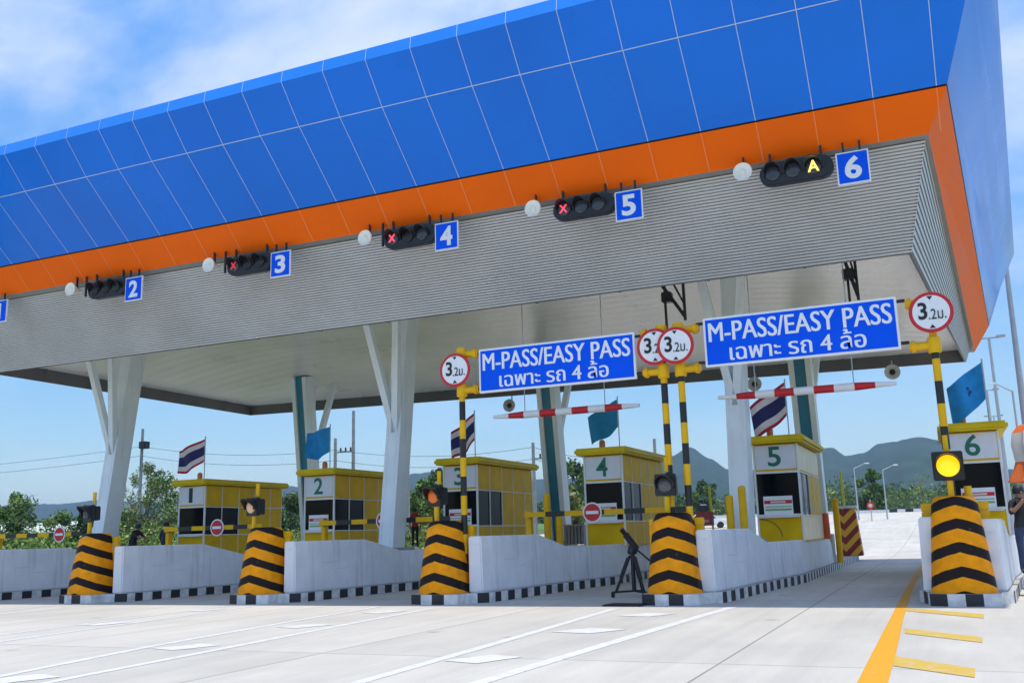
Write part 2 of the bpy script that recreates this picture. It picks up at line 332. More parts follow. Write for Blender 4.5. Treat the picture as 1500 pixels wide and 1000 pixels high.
# ---------------------------------------------------------------- ground, road, paint
def gz(y):
    if y < 50: return 0.0
    t = min((y-50)/110, 1); return 3.3*(t*t*(3-2*t))**.85
def sheet(name, xs, ys, dz, m, kind='structure'):
    mb = MB()
    vs = [(x, y, gz(y)+dz) for y in ys for x in xs]; n = len(xs)
    mb.add(vs, [(j*n+i, j*n+i+1, (j+1)*n+i+1, (j+1)*n+i) for j in range(len(ys)-1) for i in range(n-1)])
    return tag(mb.build(name, m), kind=kind)
GRASS = mat('grass_ground', (.075, .15, .025), .9, .45, .05, .4, 3)
yr = [-400, -60, 0, 20, 40, 50] + [50+i*6 for i in range(1, 20)] + [200, 400, 1000, 3000, 6000]
sheet('ground', [-6000, -2000, -600, -200, -60, -36, 0, 12, 40, 200, 1000, 6000], yr, -.02, GRASS)
sheet('road', [-40, -20, 0, 16], [-30, 0, 10, 20, 30, 40, 50] + [50+i*6 for i in range(1, 20)] + [200, 330], .0, ROAD)
mk = MB()
def strip(pts, wd, dz=.004):
    pts = [Vector((p[0], p[1])) for p in pts]; l = []; r = []
    for i, p in enumerate(pts):
        a = pts[max(0, i-1)]; b = pts[min(len(pts)-1, i+1)]; d = (b-a).normalized(); nrm = Vector((-d.y, d.x))
        w = wd if not isinstance(wd, (list, tuple)) else wd[i]
        l.append(p+nrm*w/2); r.append(p-nrm*w/2)
    for i in range(len(pts)-1):
        mk.quad((*r[i], dz), (*r[i+1], dz), (*l[i+1], dz), (*l[i], dz))
def poly(pts, dz=.006): mk.add([(x, y, dz) for x, y in pts], [tuple(range(len(pts)))])
# white gore lines running up to each island nose, with chevron blocks between them
strip([(-10.2, 4.0), (-10.65, 8.5), (-11.23, 11.6), (-11.7, 16), (-11.95, 19.2)], .16)
strip([(-9.1, 4.0), (-9.6, 8.7), (-9.85, 12), (-10.15, 15.5), (-10.35, 18.8)], .16)
strip([(-15.3, 7), (-15.75, 12.5), (-16.25, 19.2)], .14); strip([(-14.0, 7), (-14.6, 11.6), (-15.35, 18.2), (-15.42, 19)], .14)
strip([(-5.6, 4), (-5.94, 9.3), (-6.06, 13.4), (-6.27, 19.0)], .17); strip([(-4.9, 4), (-4.72, 8), (-4.5, 12), (-4.2, 17), (-4.02, 19.4)], .2)
strip([(-21.4, 9), (-21.6, 13), (-22.1, 19.2)], .14); strip([(-19.9, 9), (-20.4, 13), (-21.1, 19.2)], .14)
for cx, y, s in ((-10.55, 11.6, .75), (-10.75, 14.8, .75), (-10.95, 17.8, .75), (-15.45, 14.7, .7), (-15.8, 18.0, .6), (-21.0, 14.6, .7), (-5.45, 11.2, .75), (-5.3, 14.7, 1.0), (-5.2, 17.6, .9), (-10.2, 8.4, .75), (-15.1, 11.4, .7)):
    poly([(cx-s*.55, y-.28), (cx+s*.15, y-.42), (cx+s*.55, y+.26), (cx-s*.12, y+.40)])
tag(mk.build('lane_marking', MWHT), kind='structure')
mk = MB()
strip([(-1.05, 4), (-.83, 10.3), (-.86, 13), (-.92, 17.3), (-1.0, 25.5), (-1.0, 34), (-1.0, 46)], [.3, .28, .26, .2, .16, .15, .15])
tag(mk.build('yellow_edge_line', MYEL), kind='structure')
mk = MB()
for q in (((-.88, 19.38), (.39, 18.14), (.36, 17.37), (-.85, 18.73)), ((-.74, 15.63), (.26, 14.57), (.24, 13.93), (-.71, 14.92)), ((-.73, 12.4), (.10, 11.5), (.08, 10.85), (-.70, 11.54)), ((-.72, 9.3), (-.02, 8.7), (-.04, 8.2), (-.7, 8.7))): poly(q)
tag(mk.build('hatch_marking', MYELF), kind='structure')

# ---------------------------------------------------------------- canopy
can = thing('toll_canopy', (-14, 31, 0), 'huge toll plaza roof with blue sloping fascia and orange band over all lanes', 'canopy')
O3 = Vector((-14, 31, 0))
rS = [Vector(p) for p in ((-30.3, 23, 7.6), (-.11, 23, 7.55), (1.32, 41, 7.64), (-32.3, 39.5, 7.93))]       # lower slat edge FL FR BR BL
rT = [Vector(p) for p in ((-30.8, 21.5, 9.62), (.42, 21.5, 9.62), (1.55, 42, 8.35), (-32.9, 41, 9.9))]        # slat top
rO = [Vector(p) for p in ((-31.1, 21.2, 9.7), (.5, 21.2, 9.64), (1.72, 42.4, 8.22), (-33.2, 41.3, 9.95))]    # orange inner edge
rB = [Vector(p) for p in ((-31.65, 20.5, 10.44), (.95, 20.5, 10.38), (2.41, 43.2, 9.38), (-33.8, 42.0, 10.7))] # blue lower edge
rM = [Vector(p) for p in ((-32.45, 18.82, 11.9), (1.55, 18.82, 11.88), (3.1, 44.3, 11.2), (-34.7, 43.4, 12.2))]
rP = [Vector(p) for p in ((-33, 18.05, 12.78), (1.95, 18.05, 12.78), (3.85, 45.3, 12.8), (-35.3, 44.2, 13.0))]
rQ = [Vector(p) for p in ((-33, 18.1, 13.1), (1.95, 18.1, 13.1), (3.85, 45.3, 13.15), (-35.3, 44.2, 13.3))]
def sides(rings, which, name, m, bev=0):
    mb = MB()
    for k in range(len(rings)-1):
        for i in which:
            j = (i+1) % 4; mb.quad(rings[k][i]-O3, rings[k][j]-O3, rings[k+1][j]-O3, rings[k+1][i]-O3)
    return mb.build(name, m, can)
sides([rB, rM, rP], [0], 'front_fascia', BLUE)
tag(sides([rB, rM, rP], [1], 'side_fascia', BLUESIDE), 'rippled glossy blue end fascia'); sides([rB, rM, rP], [2], 'rear_fascia', BLUE); sides([rB, rM, rP], [3], 'side_fascia', BLUE)
sides([rP, rQ], [0, 1, 2, 3], 'top_trim', BLUETOP)
def inset(r, d, dz):
    c = sum(r, Vector())/4; return [Vector((p.x+d*(1 if p.x < c.x else -1), p.y+d*(1 if p.y < c.y else -1), p.z+dz)) for p in r]
# orange band (front lip is 12 mm behind the blue) with its own shadow gap
rB2 = inset(rB, .02, -.035)
xs0 = [-26.43+1.2352*i for i in range(23)] + [-27.66, -28.9, -30.13, -31.36]
mb = MB()
for i in range(4): mb.quad(rO[i]-O3, rO[(i+1) % 4]-O3, rB2[(i+1) % 4]-O3, rB2[i]-O3)
mb.cur = 1
for x in xs0[:23]:     # thin pale joints of the orange cladding
    g = lambda r: Vector((x, r[0].y-.004, r[0].z+(r[1].z-r[0].z)*(x+30)/31-.004))-O3
    e = Vector((.011, 0, 0)); mb.quad(g(rO)-e, g(rO)+e, g(rB2)+e, g(rB2)-e)
mb.build('orange_band', [ORANGE, mat('pale_orange_joint', (.93, .27, .09), .5, 0)], can)
mb = MB()
for i in range(4):
    j = (i+1) % 4
    a, b = rB2[i]-O3, rB2[j]-O3; c, d = rB[j]-O3, rB[i]-O3; e, f = inset(rB, .12, -.02)[i]-O3, inset(rB, .12, -.02)[j]-O3
    mb.quad(a, b, f, e); mb.quad(e, f, c, d)
mb.build('shadow_gap', KB, can)
sides([inset(rT, .05, .02), rO], [0, 1, 2, 3], 'soffit_strip', SOFFIT)
# slatted skirt
rings = []
ns = 33
def ringat(t, off):
    r = [rT[i].lerp(rS[i], t) for i in range(4)]; c = sum(r, Vector())/4
    return [Vector((p.x+off*(1 if p.x > c.x else -1), p.y+off*(1 if p.y > c.y else -1), p.z))-O3 for p in r]
for k in range(ns):
    t0 = k/ns; d = 1/ns
    rings += [ringat(t0, -.06), ringat(t0+d*.10, .012), ringat(t0+d*.64, .02), ringat(t0+d*.72, -.06)]
rings.append(ringat(1, .0))
mb = MB()
for k in range(len(rings)-1):
    for i in (0, 2):
        j = (i+1) % 4; mb.quad(rings[k][i], rings[k][j], rings[k+1][j], rings[k+1][i])
nsd = 13      # the end skirts carry wider slats, the groove shade painted as dark gaps
for k in range(nsd):
    a, b, c = ringat(k/nsd, .0), ringat((k+.55)/nsd, .0), ringat((k+1)/nsd, .0); a2, b2, c2 = ringat(k/nsd, -.012), ringat((k+.55)/nsd, -.012), ringat((k+1)/nsd, -.012)
    for i in (1, 3):
        j = (i+1) % 4
        mb.cur = 0; mb.quad(a[i], a[j], b[j], b[i])
        mb.cur = 1; mb.quad(b[i], b[j], b2[j], b2[i]); mb.quad(b2[i], b2[j], c2[j], c2[i]); mb.quad(c2[i], c2[j], c[j], c[i])
mb.build('slatted_skirt', [SLAT, mat('slat_gap_shade', (.16, .16, .165), .6, .1)], can)
# inner lip and vaulted ceiling
rL0 = inset(rS, .06, .0); rL1 = inset(rS, .10, .5)
mb = MB()
for i in range(4):
    j = (i+1) % 4; mb.quad(rS[i]-O3, rS[j]-O3, rL0[j]-O3, rL0[i]-O3); mb.quad(rL0[i]-O3, rL0[j]-O3, rL1[j]-O3, rL1[i]-O3)
    # segment joints of the lip
    ln = (rL0[j]-rL0[i]); q = int(ln.length/2.2); cen = sum(rL0, Vector())/4
    for k in range(1, q):
        p = rL0[i]+ln*k/q - O3; nn = Vector((-ln.y, ln.x, 0)).normalized(); d = ln.normalized()*.03
        if nn.dot(cen-rL0[i]) < 0: nn = -nn
        mb.add([p+nn*.06-d, p+nn*.06+d, p+nn*.1+d+Vector((0,0,.5)), p+nn*.1-d+Vector((0,0,.5))], [(0,1,2,3)])
mb.build('rim_lip', LIP, can)
mb = MB(); nx, ny = 40, 24; vs = []
for j in range(ny+1):
    for i in range(nx+1):
        u, v = i/nx, j/ny
        a = rL1[0].lerp(rL1[1], u); b = rL1[3].lerp(rL1[2], u); p = a.lerp(b, v)
        h = min(1, min(u, 1-u)*30/7); h = math.sin(h*math.pi/2); hv = 1-(2*v-1)**2
        vs.append(p + Vector((0, 0, -.02 + .95*h*hv**.8)) - O3)
mb.add(vs, [(j*(nx+1)+i, j*(nx+1)+i+1, (j+1)*(nx+1)+i+1, (j+1)*(nx+1)+i) for j in range(ny) for i in range(nx)])
mb.build('ceiling', CEIL, can, smooth=True)
mb = MB(); top = [p-O3 for p in inset(rQ, .0, -.02)]; t2 = [p-O3 for p in inset(rQ, 4, .5)]
for i in range(4): mb.quad(top[i], top[(i+1) % 4], t2[(i+1) % 4], t2[i])
mb.add(t2, [(0, 1, 2, 3)]); mb.build('roof_deck', ROOF, can)
# white panel joints on the front
mb = MB()
def fline(a, b, wd, out_):
    a = a-O3; b = b-O3; d = (b-a).normalized(); n_ = Vector(out_).normalized(); s_ = d.cross(n_)*wd/2; o_ = n_*.006
    mb.quad(a-s_+o_, a+s_+o_, b+s_+o_, b-s_+o_)
for x in xs0:
    g = lambda r: Vector((x, r[0].y, r[0].z+(r[1].z-r[0].z)*(x+30)/31))
    fline(g(rB), g(rM), .017, (0, -.65, -.76)); fline(g(rM), g(rP), .017, (0, -.75, -.65)); fline(g(rP), g(rQ), .016, (0, -1, .05))
a, b = rM[0].copy(), rM[1].copy(); fline(a, b, .022, (0, -.7, -.72))
mb.build('panel_joint', JOINT, can)

# ---------------------------------------------------------------- columns
def ceil_z(x, y): return 8.9
def y_column(x, y, lean, label):
    t = thing('column', (x, y, 0), label, 'column', 'steel Y columns carrying the canopy')
    zb, zt = .25, 8.9; s = 1 if lean > 0 else -1
    w_, d_, fl = (.52, .74, .09) if lean > 0 else (.80, .66, .2)
    p = lambda z: Vector((0, lean*(z-1.2)/7.4, z))
    # stem: closed outer box with recessed channel on the inner side
    mb = MB()
    for z0, z1 in ((zb, zt),):
        a, b = p(z0), p(z1); iy = s*d_/2
        for sx in (-1, 1):
            mb.beam(a+Vector((sx*(w_/2-fl/2), 0, 0)), b+Vector((sx*(w_/2-fl/2), 0, 0)), fl, d_)
        mb.beam(a+Vector((0, -iy+s*.05, 0)), b+Vector((0, -iy+s*.05, 0)), w_-2*fl, .098)
    mb.build('stem', COLW, t, bevel=.008)
    mb = MB(); a, b = p(zb), p(zt); iy = s*(d_/2-.12); mb.beam(a+Vector((0, iy, 0)), b+Vector((0, iy, 0)), w_-2*fl-.004, .05); mb.build('web_plate', TEAL, t)
    for sx in (-1, 1):
        j = p(4.7)+Vector((0, -s*.2, 0)); e = Vector((sx*.62, -s*(1.15)+lean*.5, 8.75))
        mb = MB(); mb.beam(j, e, .22, .24); mb.build('branch', COLW, t, bevel=.008)
    mb = MB(); mb.box(-.5, .5, -.6, .6, .2, 1.22); mb.build('pedestal', CONC, t, bevel=.02)
    return t
y_column(-5.0, 26.3, 1.0, 'pale front Y column behind the tall wall in front of booth 5')
y_column(-15.9, 26.3, 1.0, 'pale front Y column standing just right of booth 2')
y_column(-28.05, 26.3, 1.0, 'pale front Y column rising behind the leftmost striped crash block')
y_column(-4.35, 37, -1.0, 'rear Y column at the back edge of booth 5')
y_column(-14.4, 37, -1.0, 'rear Y column with teal channel between booths 3 and 4')
y_column(-26.5, 37, -1.0, 'rear Y column rising behind booth 2 and its blue flag')

# ---------------------------------------------------------------- islands
XI = {0: -27.3, 1: -21.67, 2: -15.87, 3: -10.62, 4: -5.25, 5: .15}
DN = {1: -.42, 2: -.28, 3: -.26, 4: -.12}
whichI = {0: 'at the left edge of the photo', 1: 'below booth 2', 2: 'below booth 3', 3: 'below booth 4', 4: 'below booth 5', 5: 'below booth 6'}
nose = {1: 'leftmost', 2: 'second from left', 3: 'third from left', 4: 'fourth, beside the camera tripod', 5: 'rightmost'}
def rflare(y):    # right side of the island relative to xi
    pts = [(20.3, .70), (21, .80), (25, 1.12), (28, 1.45), (99, 1.45)]
    for (a, b), (c, d) in zip(pts, pts[1:]):
        if y <= c: return b+(d-b)*(max(y, a)-a)/(c-a)
def island(i):
    xi = XI[i]; ye = 46.5; H = .22; dn = DN.get(i, 0)
    t = thing('traffic_island', (xi, 20, 0), 'long raised island with black and white checked kerb '+whichI[i], 'traffic island', 'toll islands')
    right = [(.30+dn, 19.77), (.60+dn, 19.86), (.63+dn, 20.2)] + [(rflare(y)+.10, y) for y in (20.5, 21, 23, 25, 28, 36, ye-1.2)] + [(.8, ye)]
    left = [(-.55, ye), (-.8, ye-1.2), (-.8, 21), (-.64+dn, 20.3), (-.60+dn, 19.86), (-.30+dn, 19.77)]
    plan = [(dn, 19.74)] + right + left
    top = MB(); top.add([(x, y-20, H) for x, y in plan], [tuple(range(len(plan)))]); top.build('deck', CONC, t)
    mb = MB(); pl = plan + [plan[0]]; acc = 0
    for (x0, y0), (x1, y1) in zip(pl, pl[1:]):
        a = Vector((x0, y0-20)); b = Vector((x1, y1-20)); ln = (b-a).length; front = y0 < 20.35 and y1 < 20.35
        step = .30 if front else .32; n = max(1, round(ln/step))
        for k in range(n):
            p, q = a.lerp(b, k/n), a.lerp(b, (k+1)/n); acc += 1
            mb.cur = acc % 2 if not front else int(((p.x+q.x)/2-dn+.93)/.31) % 2; mb.quad((p.x, p.y, 0), (q.x, q.y, 0), (q.x, q.y, H), (p.x, p.y, H))
    mb.build('kerb', [KW, KB], t)
    mb = MB(); mb.box(-.35, .95, 5.9, 16.3, H-.01, 1.08); mb.build('platform', CONC, t, bevel=.02)
    return t
def walls(i):
    xi = XI[i]; g = 'white concrete side walls of the toll islands'
    wl = {0: 'white island wall at the far left with sloping end', 1: 'white stepped wall right of the leftmost striped block', 2: 'white stepped wall right of the second striped block', 3: 'white stepped wall between the third and fourth striped blocks', 4: 'white stepped wall below booth 5', 5: 'white wall right of the rightmost striped block'}
    t = thing('barrier_wall', (xi, 20, .22), wl[i], 'wall', g)
    def seg(ys, zf, name):
        mb = MB(); rs = []
        for y in ys:
            x = rflare(y); x2 = x-.36; zt = zf(y)-.22; b = .03
            rs.append([(x2, y-20, 0), (x2, y-20, zt), (x-b, y-20, zt), (x, y-20, 0)])
        mb.loft(rs); mb.build(name, WALLP, t, bevel=.03)
    h1 = 1.5+(.05 if i == 5 else 0)
    seg([20.4, 21, 22, 23.6], lambda y: h1, 'tall_section') if 0 else None
    seg([20.4, 20.9, 22, 23.3, 25.05], lambda y: h1 if y < 23.4 else h1-(h1-1.14)*(y-23.3)/1.75, 'tall_section')
    seg([25.062, 26, 28, 32, 35.6, 36.2], lambda y: 1.14 if y < 36 else .9, 'low_section')
    t2 = thing('barrier_wall', (xi, 20, .22), {0: 'hidden left wall of the island at the far left', 1: 'left side wall behind the leftmost striped block', 2: 'left side wall behind the second striped block', 3: 'left side wall behind the third striped block', 4: 'left side wall behind the fourth striped block', 5: 'white wall left of the rightmost striped block'}[i], 'wall', g)
    mb = MB(); rs = []
    for y, zt in ((20.4, 1.62), (23, 1.62), (26.5, 1.62)) if i == 5 else ((22.4, .9), (23, .9), (26.5, .9), (27.5, 1.1), (36, 1.14)):
        rs.append([(-.70, y-20, 0), (-.67, y-20, zt-.22), (-.34, y-20, zt-.22), (-.34, y-20, 0)])
    mb.loft(rs); mb.build('wall_body', WALLP, t2, bevel=.03)
    if i in (5,):
        pass
def bullnose(i):
    xi = XI[i]
    t = thing('crash_block', (xi+DN.get(i, 0), 19.82, .22), {1: 'leftmost orange and black striped concrete crash block', 2: 'second striped crash block from the left in front of booth 1', 3: 'striped crash block with a striped pole at its right side in front of booth 3', 4: 'striped crash block with the black camera tripod beside it', 5: 'rightmost striped crash block below the lit amber lamp'}[i], 'crash barrier', 'striped crash blocks at the island noses')
    mb = MB(); rs = []; K = 12; hz = 1.74 if i == 5 else 1.62
    for k in range(K+1):
        s = k/K; z = hz*s; hw = .57-.17*s; yf = .26*s**1.3; dp = .46-.10*s
        if k == K: yf += .05; hw -= .03
        rs.append([(-hw, .84, z)] + [(-hw*math.cos(R(q)), yf+dp*(1-math.sin(R(q))**.85), z) for q in (0, 12, 26, 42, 58, 74, 90, 106, 122, 138, 154, 168, 180)] + [(hw, .84, z)])
    rs.append([(x*.88, .10+y*.9, hz+.035) for x, y, z in rs[-1]])
    mb.loft(rs); mb.build('striped_body', HAZ, t, bevel=0, smooth=True)
    mb = MB(); y0, y1 = .86, .99
    mb.box(-.60, -.42, y0, y1, -.0, hz-.24); mb.box(.42, .60, y0, y1, -.0, hz-.24); mb.box(-.60, .60, y0, y1, hz-.238, hz-.08)
    mb.build('guard_frame', YEL, t, bevel=.015)
    return t
for i in range(6): island(i); walls(i)
for i in range(1, 6): bullnose(i)

# flashing lamps on the noses
def warn_lamp(x, y, z, lens, label):
    t = thing('warning_lamp', (x, y, 0), label, 'warning lamp', 'warning lamps above the crash blocks', rz=R(-14) if x < -10 else 0)
    lr = .208 if lens == AMBER else .165
    mb = MB(); mb.tube((0, .1, 1.6), (0, .1, z-.25), .06); mb.build('post', YEL, t, smooth=True)
    if lens == AMBER: mb = MB(); mb.tube((.3, .25, 1.7), (.3, .25, 2.18), .07); mb.build('side_post', YEL, t, smooth=True)
    mb = MB(); mb.tube((0, .2, z+.28), (0, .2, z+.6), .05); mb.build('stub', YEL, t, smooth=True)
    mb = MB(); hb = lr+.07; mb.box(-hb, hb, .0, .12, z-hb, z+hb); mb.box(-.2, .2, .12, .3, z-.2, z+.2); mb.build('housing', BLK, t, bevel=.02)
    mb = MB(); mb.lathe([(lr, 0), (lr, .03), (lr*.83, .06), (lr*.42, .085), (.01, .09)], (0, 0, z), 'y', 24); mb.build('lens', lens, t, smooth=True)
    mb = MB(); n = 18; rs = []
    for k in range(n+1):
        a = R(-20)+R(220)*k/n; c, s_ = math.cos(a), math.sin(a)
        a1, a2 = lr+.015, lr+.045; dd = -.30*(.3+.7*max(0, s_)); rs.append([(a1*c, 0, z+a1*s_), (a2*c, 0, z+a2*s_), (a2*c, dd, z+a2*s_), (a1*c, dd, z+a1*s_)])
    mb.loft(rs); mb.build('hood', BLK, t)
warn_lamp(-22.36, 20.35, 2.44, DGREY, 'unlit warning lamp above the leftmost striped block against the bushes')
warn_lamp(-16.54, 20.35, 2.41, mat('pale_amber_lens', (.90, .55, .33), .25, .1, 20), 'warning lamp with pale orange lens in front of booth 1')
warn_lamp(-11.13, 20.35, 2.46, AMBERD, 'warning lamp with glowing orange lens left of booth 3')
warn_lamp(-5.47, 20.35, 2.47, GREYL, 'unlit grey warning lamp on the striped pole beside booth 4')
warn_lamp(.12, 20.3, 2.57, AMBER, 'bright lit yellow warning lamp in front of booth 6')

# ---------------------------------------------------------------- height limit posts and pass signs
def striped_pole(mb, x, y, z0, z1, r, per=.45, phase=0):
    z = z0; k = phase
    while z < z1:
        q = min(z+per, z1); mb.cur = k % 2; mb.tube((x, y, z), (x, y, q), r, n=14, cap=False); z = q; k += 1
def height_post(x, dx, dz, br, label, phase=0):
    t = thing('height_limit_post', (x, 20.6, 0), label, 'sign post', 'striped height limit posts')
    mb = MB(); striped_pole(mb, 0, 0, .2, 6.0, .075, .45, phase); mb.cur = 0; mb.lathe([(.075, 0), (.05, .03)], (0, 0, 6.0), 'z', 14); mb.build('pole', [YEL, BLK], t, smooth=True)
    for z in (5.86, 4.98):
        mb = MB(); mb.lathe([(.115, -.16), (.13, -.13), (.13, .13), (.115, .16)], (0, 0, z), 'z', 16)
        a, b = sorted((.0, br*.46)); mb.tube((a, 0, z), (b, 0, z), .085); mb.tube((br*.34, 0, z), (br*.42, 0, z), .12)
        mb.build('clamp', YEL, t, smooth=True)
    ox = dx-x; fy = .06 if x == -5.03 else 0; s = MB(); s.lathe([(.41, -.012), (.415, 0), (.41, .012)], (ox, -.16-fy, dz), 'y', 40); sg = s.build('round_sign', SRED, t, smooth=True)
    s = MB(); s.lathe([(.345, 0), (.345, .0165)], (ox, -.16-fy, dz), 'y', 40); s.build('sign_face', SWHT, sg)
    s = MB()
    for sgn in (1, -1): s.add([(ox-.055, -.18-fy, dz+sgn*.325), (ox+.055, -.18-fy, dz+sgn*.325), (ox, -.18-fy, dz+sgn*.25), (ox-.055, -.186-fy, dz+sgn*.325), (ox+.055, -.186-fy, dz+sgn*.325), (ox, -.186-fy, dz+sgn*.25)], [(0,1,2),(3,4,5),(0,1,4,3),(1,2,5,4),(2,0,3,5)])
    s.build('arrow_mark', SBLK, sg)
    text('3', 'lettering', SBLK, sg, (ox-.24, ox-.07, dz-.14, dz+.21), -.181-fy, bold=.03)
    text('.2ม.', 'lettering', SBLK, sg, (ox-.05, ox+.27, dz-.15, dz+.06), -.181-fy, bold=.006)
    return t
height_post(-10.45, -10.55, 5.47, 1, 'striped yellow black post with round 3.2 sign left of the left blue pass board', 0)
height_post(-5.42, -5.54, 5.52, -1, 'striped post right of the left blue pass board, its round 3.2 sign half covered', 0)
height_post(-5.03, -5.06, 5.49, 1, 'striped post left of the right blue pass board, its round 3.2 sign in front', 1)
height_post(.13, .14, 5.62, -1, 'striped post with round 3.2 sign right of the right blue pass board', 1)
def pass_sign(x0, x1, z0, z1, label):
    t = thing('lane_sign', ((x0+x1)/2, 20.55, z0), label, 'sign board', 'blue pass lane boards')
    w_ = (x1-x0)/2; h = z1-z0
    mb = MB(); mb.box(-w_, w_, 0, .08, 0, h); mb.build('board', SWHT, t, bevel=.01)
    mb = MB(); mb.box(-w_+.05, w_-.05, -.006, .0, .05, h-.05); mb.build('blue_face', SBLUE, t)
    text('M-PASS/EASY PASS', 'lettering', SWHT, t, (-w_+.12, w_-.12, h*.50, h*.89), -.008, bold=.03)
    text('เฉพาะ รถ 4 ล้อ', 'lettering', SWHT, t, (-w_+.55, w_-.65, h*.10, h*.48), -.008, bold=.024)
    for sx in (-1, 1):
        for z in (h-.1, .12):
            mb = MB(); mb.tube((sx*w_, .05, z), (sx*(w_+.16), .05, z), .035); mb.build('hinge_pin', BLK, t)
pass_sign(-9.96, -6.03, 4.86, 5.93, 'blue M-PASS/EASY PASS board over lane 5, the left of the two')
pass_sign(-4.46, -.48, 4.96, 6.05, 'blue M-PASS/EASY PASS board over lane 6, the right of the two')

# ---------------------------------------------------------------- lane signals, floodlights, number boards under the canopy edge
lanes = [(-28.07, None, None, '1'), (-22.16, -23.3, -24.69, '2'), (-16.61, -17.75, -19.1, '3'), (-11.25, -12.38, -13.68, '4'), (-6.25, -7.42, -8.71, '5'), (-1.08, -2.3, -3.46, '6')]
lamp_state = {'2': ['d']*3, '3': ['x', 'd', 'd'], '4': ['x', 'd', 'g'], '5': ['x', 'g', 'g'], '6': ['g', 'g', 'a']}
for nx_, sx_, dx_, n in lanes:
    z = 9.10; y = 20.98; nx_ *= .979; q_ = .88
    if sx_: sx_ *= .979; dx_ *= .979
    t = thing('number_board', (nx_, y, z), 'blue square board with white number %s under the canopy edge' % n, 'number board', 'lane number boards')
    mb = MB(); mb.box(-.34, .34, 0, .05, -.37, .37); mb.build('board', SWHT, t, bevel=.008)
    mb = MB(); mb.box(-.308, .308, -.006, 0, -.338, .338); mb.build('blue_face', SBLUE, t)
    text(n, 'lettering', SWHT, t, (-.12 if n == '1' else -.175, .08 if n == '1' else .175, -.26, .26), -.008, bold=.045)
    for sx in (-.17, .17): mb = MB(); mb.beam((sx, .03, .37), (sx, .03, .60), .045, .045); mb.build('hanger', BLK, t)
    if sx_ is None: continue
    st = lamp_state[n]
    desc = {'2': 'black signal bar with all lamps dark left of number 2', '3': 'black signal bar with dim red cross left of number 3', '4': 'black signal bar with red cross left of number 4', '5': 'black signal bar with red cross left of number 5', '6': 'black signal bar with lit yellow A left of number 6'}[n]
    t = thing('lane_signal', (sx_, y+.08, 9.27), desc, 'traffic signal', 'lane signal bars')
    mb = MB(); prof = []; hl, hr = .80, .265
    for k in range(9): a = R(-90+180*k/8); prof.append((hl-hr+hr*math.cos(a), hr*math.sin(a)))
    for k in range(9): a = R(90+180*k/8); prof.append((-hl+hr+hr*math.cos(a), hr*math.sin(a)))
    mb.loft([[(x, -.06, z_) for x, z_ in prof], [(x, .14, z_) for x, z_ in prof]]); mb.build('housing', BLK, t, bevel=.015)
    for k in range(3):
        cx = -.50+.44*k
        mb = MB(); mb.lathe([(.17, 0), (.165, .03), (.12, .05), (.01, .055)], (cx, -.06, 0), 'y', 20); le = mb.build('lens', DGREY if st[k] != 'd' else BLK, t, smooth=True)
        if st[k] == 'x': text('X', 'symbol', REDL if n != '3' else mat('dim_red', (.4, .01, .02), .4, 0, emit=(1, .05, .08), estr=.35), le, (cx-.10, cx+.10, -.10, .10), -.125, bold=.012)
        if st[k] == 'a': text('A', 'symbol', YELL, le, (cx-.12, cx+.12, -.13, .13), -.125, bold=.02)
        mb = MB(); rs = []
        for q in range(13):
            a = R(-15)+R(210)*q/12; c, s_ = math.cos(a), math.sin(a); d = .06+.22*max(0, s_)**.7
            rs.append([(cx+.178*c, -.06, .178*s_), (cx+.2*c, -.06, .2*s_), (cx+.2*c, -.06-d, .2*s_), (cx+.178*c, -.06-d, .178*s_)])
        mb.loft(rs); mb.build('visor', BLK, t)
    for sx in (-.55, .55): mb = MB(); mb.beam((sx, .04, .28), (sx, .04, .55), .05, .05); mb.build('hanger', BLK, t)
    t = thing('horn_speaker', (dx_, y-.02, 9.38), 'round cream horn speaker left of the lane %s signal bar' % n, 'speaker', 'round cream horn speakers under the canopy edge')
    mb = MB(); mb.lathe([(.01, .15), (.04, .145), (.06, .115), (.065, .08), (.13, .10), (.175, .13), (.205, .15), (.215, .13), (.18, .05), (.10, -.1), (.08, -.25)], (0, 0, 0), 'y', 24); mb.build('horn', CREAML, t, smooth=True)
    mb = MB(); mb.beam((.0, .12, .1), (0, .12, .45), .04, .06); mb.build('bracket', BLK, t)
    if n in '234': mb = MB(); mb.beam((.42, .1, -.25), (.42, .1, .4), .05, .05); mb.build('drop_rod', BLK, t)

# rear horn speakers below the back rim
for x, l in ((-17.9, 'small round speaker below the canopy back rim left of booth 4 flag'), (-6.72, 'small round speaker below the canopy back rim beside booth 5 flag'), (-1.36, 'small round speaker below the canopy back rim right of the red and white bar')):
    t = thing('horn_speaker', (x, 40.2, 7.36), l, 'speaker', 'small round speakers at the back rim')
    mb = MB(); mb.lathe([(.05, .02), (.1, .09), (.25, .15), (.3, .16), (.3, .13), (.14, -.05), (.1, -.3)], (0, 0, 0), 'y', 20); mb.build('horn', mat('grey_horn', (.55, .55, .55), .5, .1, 5), t, smooth=True)
    mb = MB(); mb.lathe([(.11, 0), (.11, .03)], (0, -.1, 0), 'y', 14); mb.build('driver', BLK, t)
    mb = MB(); mb.beam((0, .2, .1), (0, .2, .5), .05, .05); mb.build('bracket', STEEL, t)

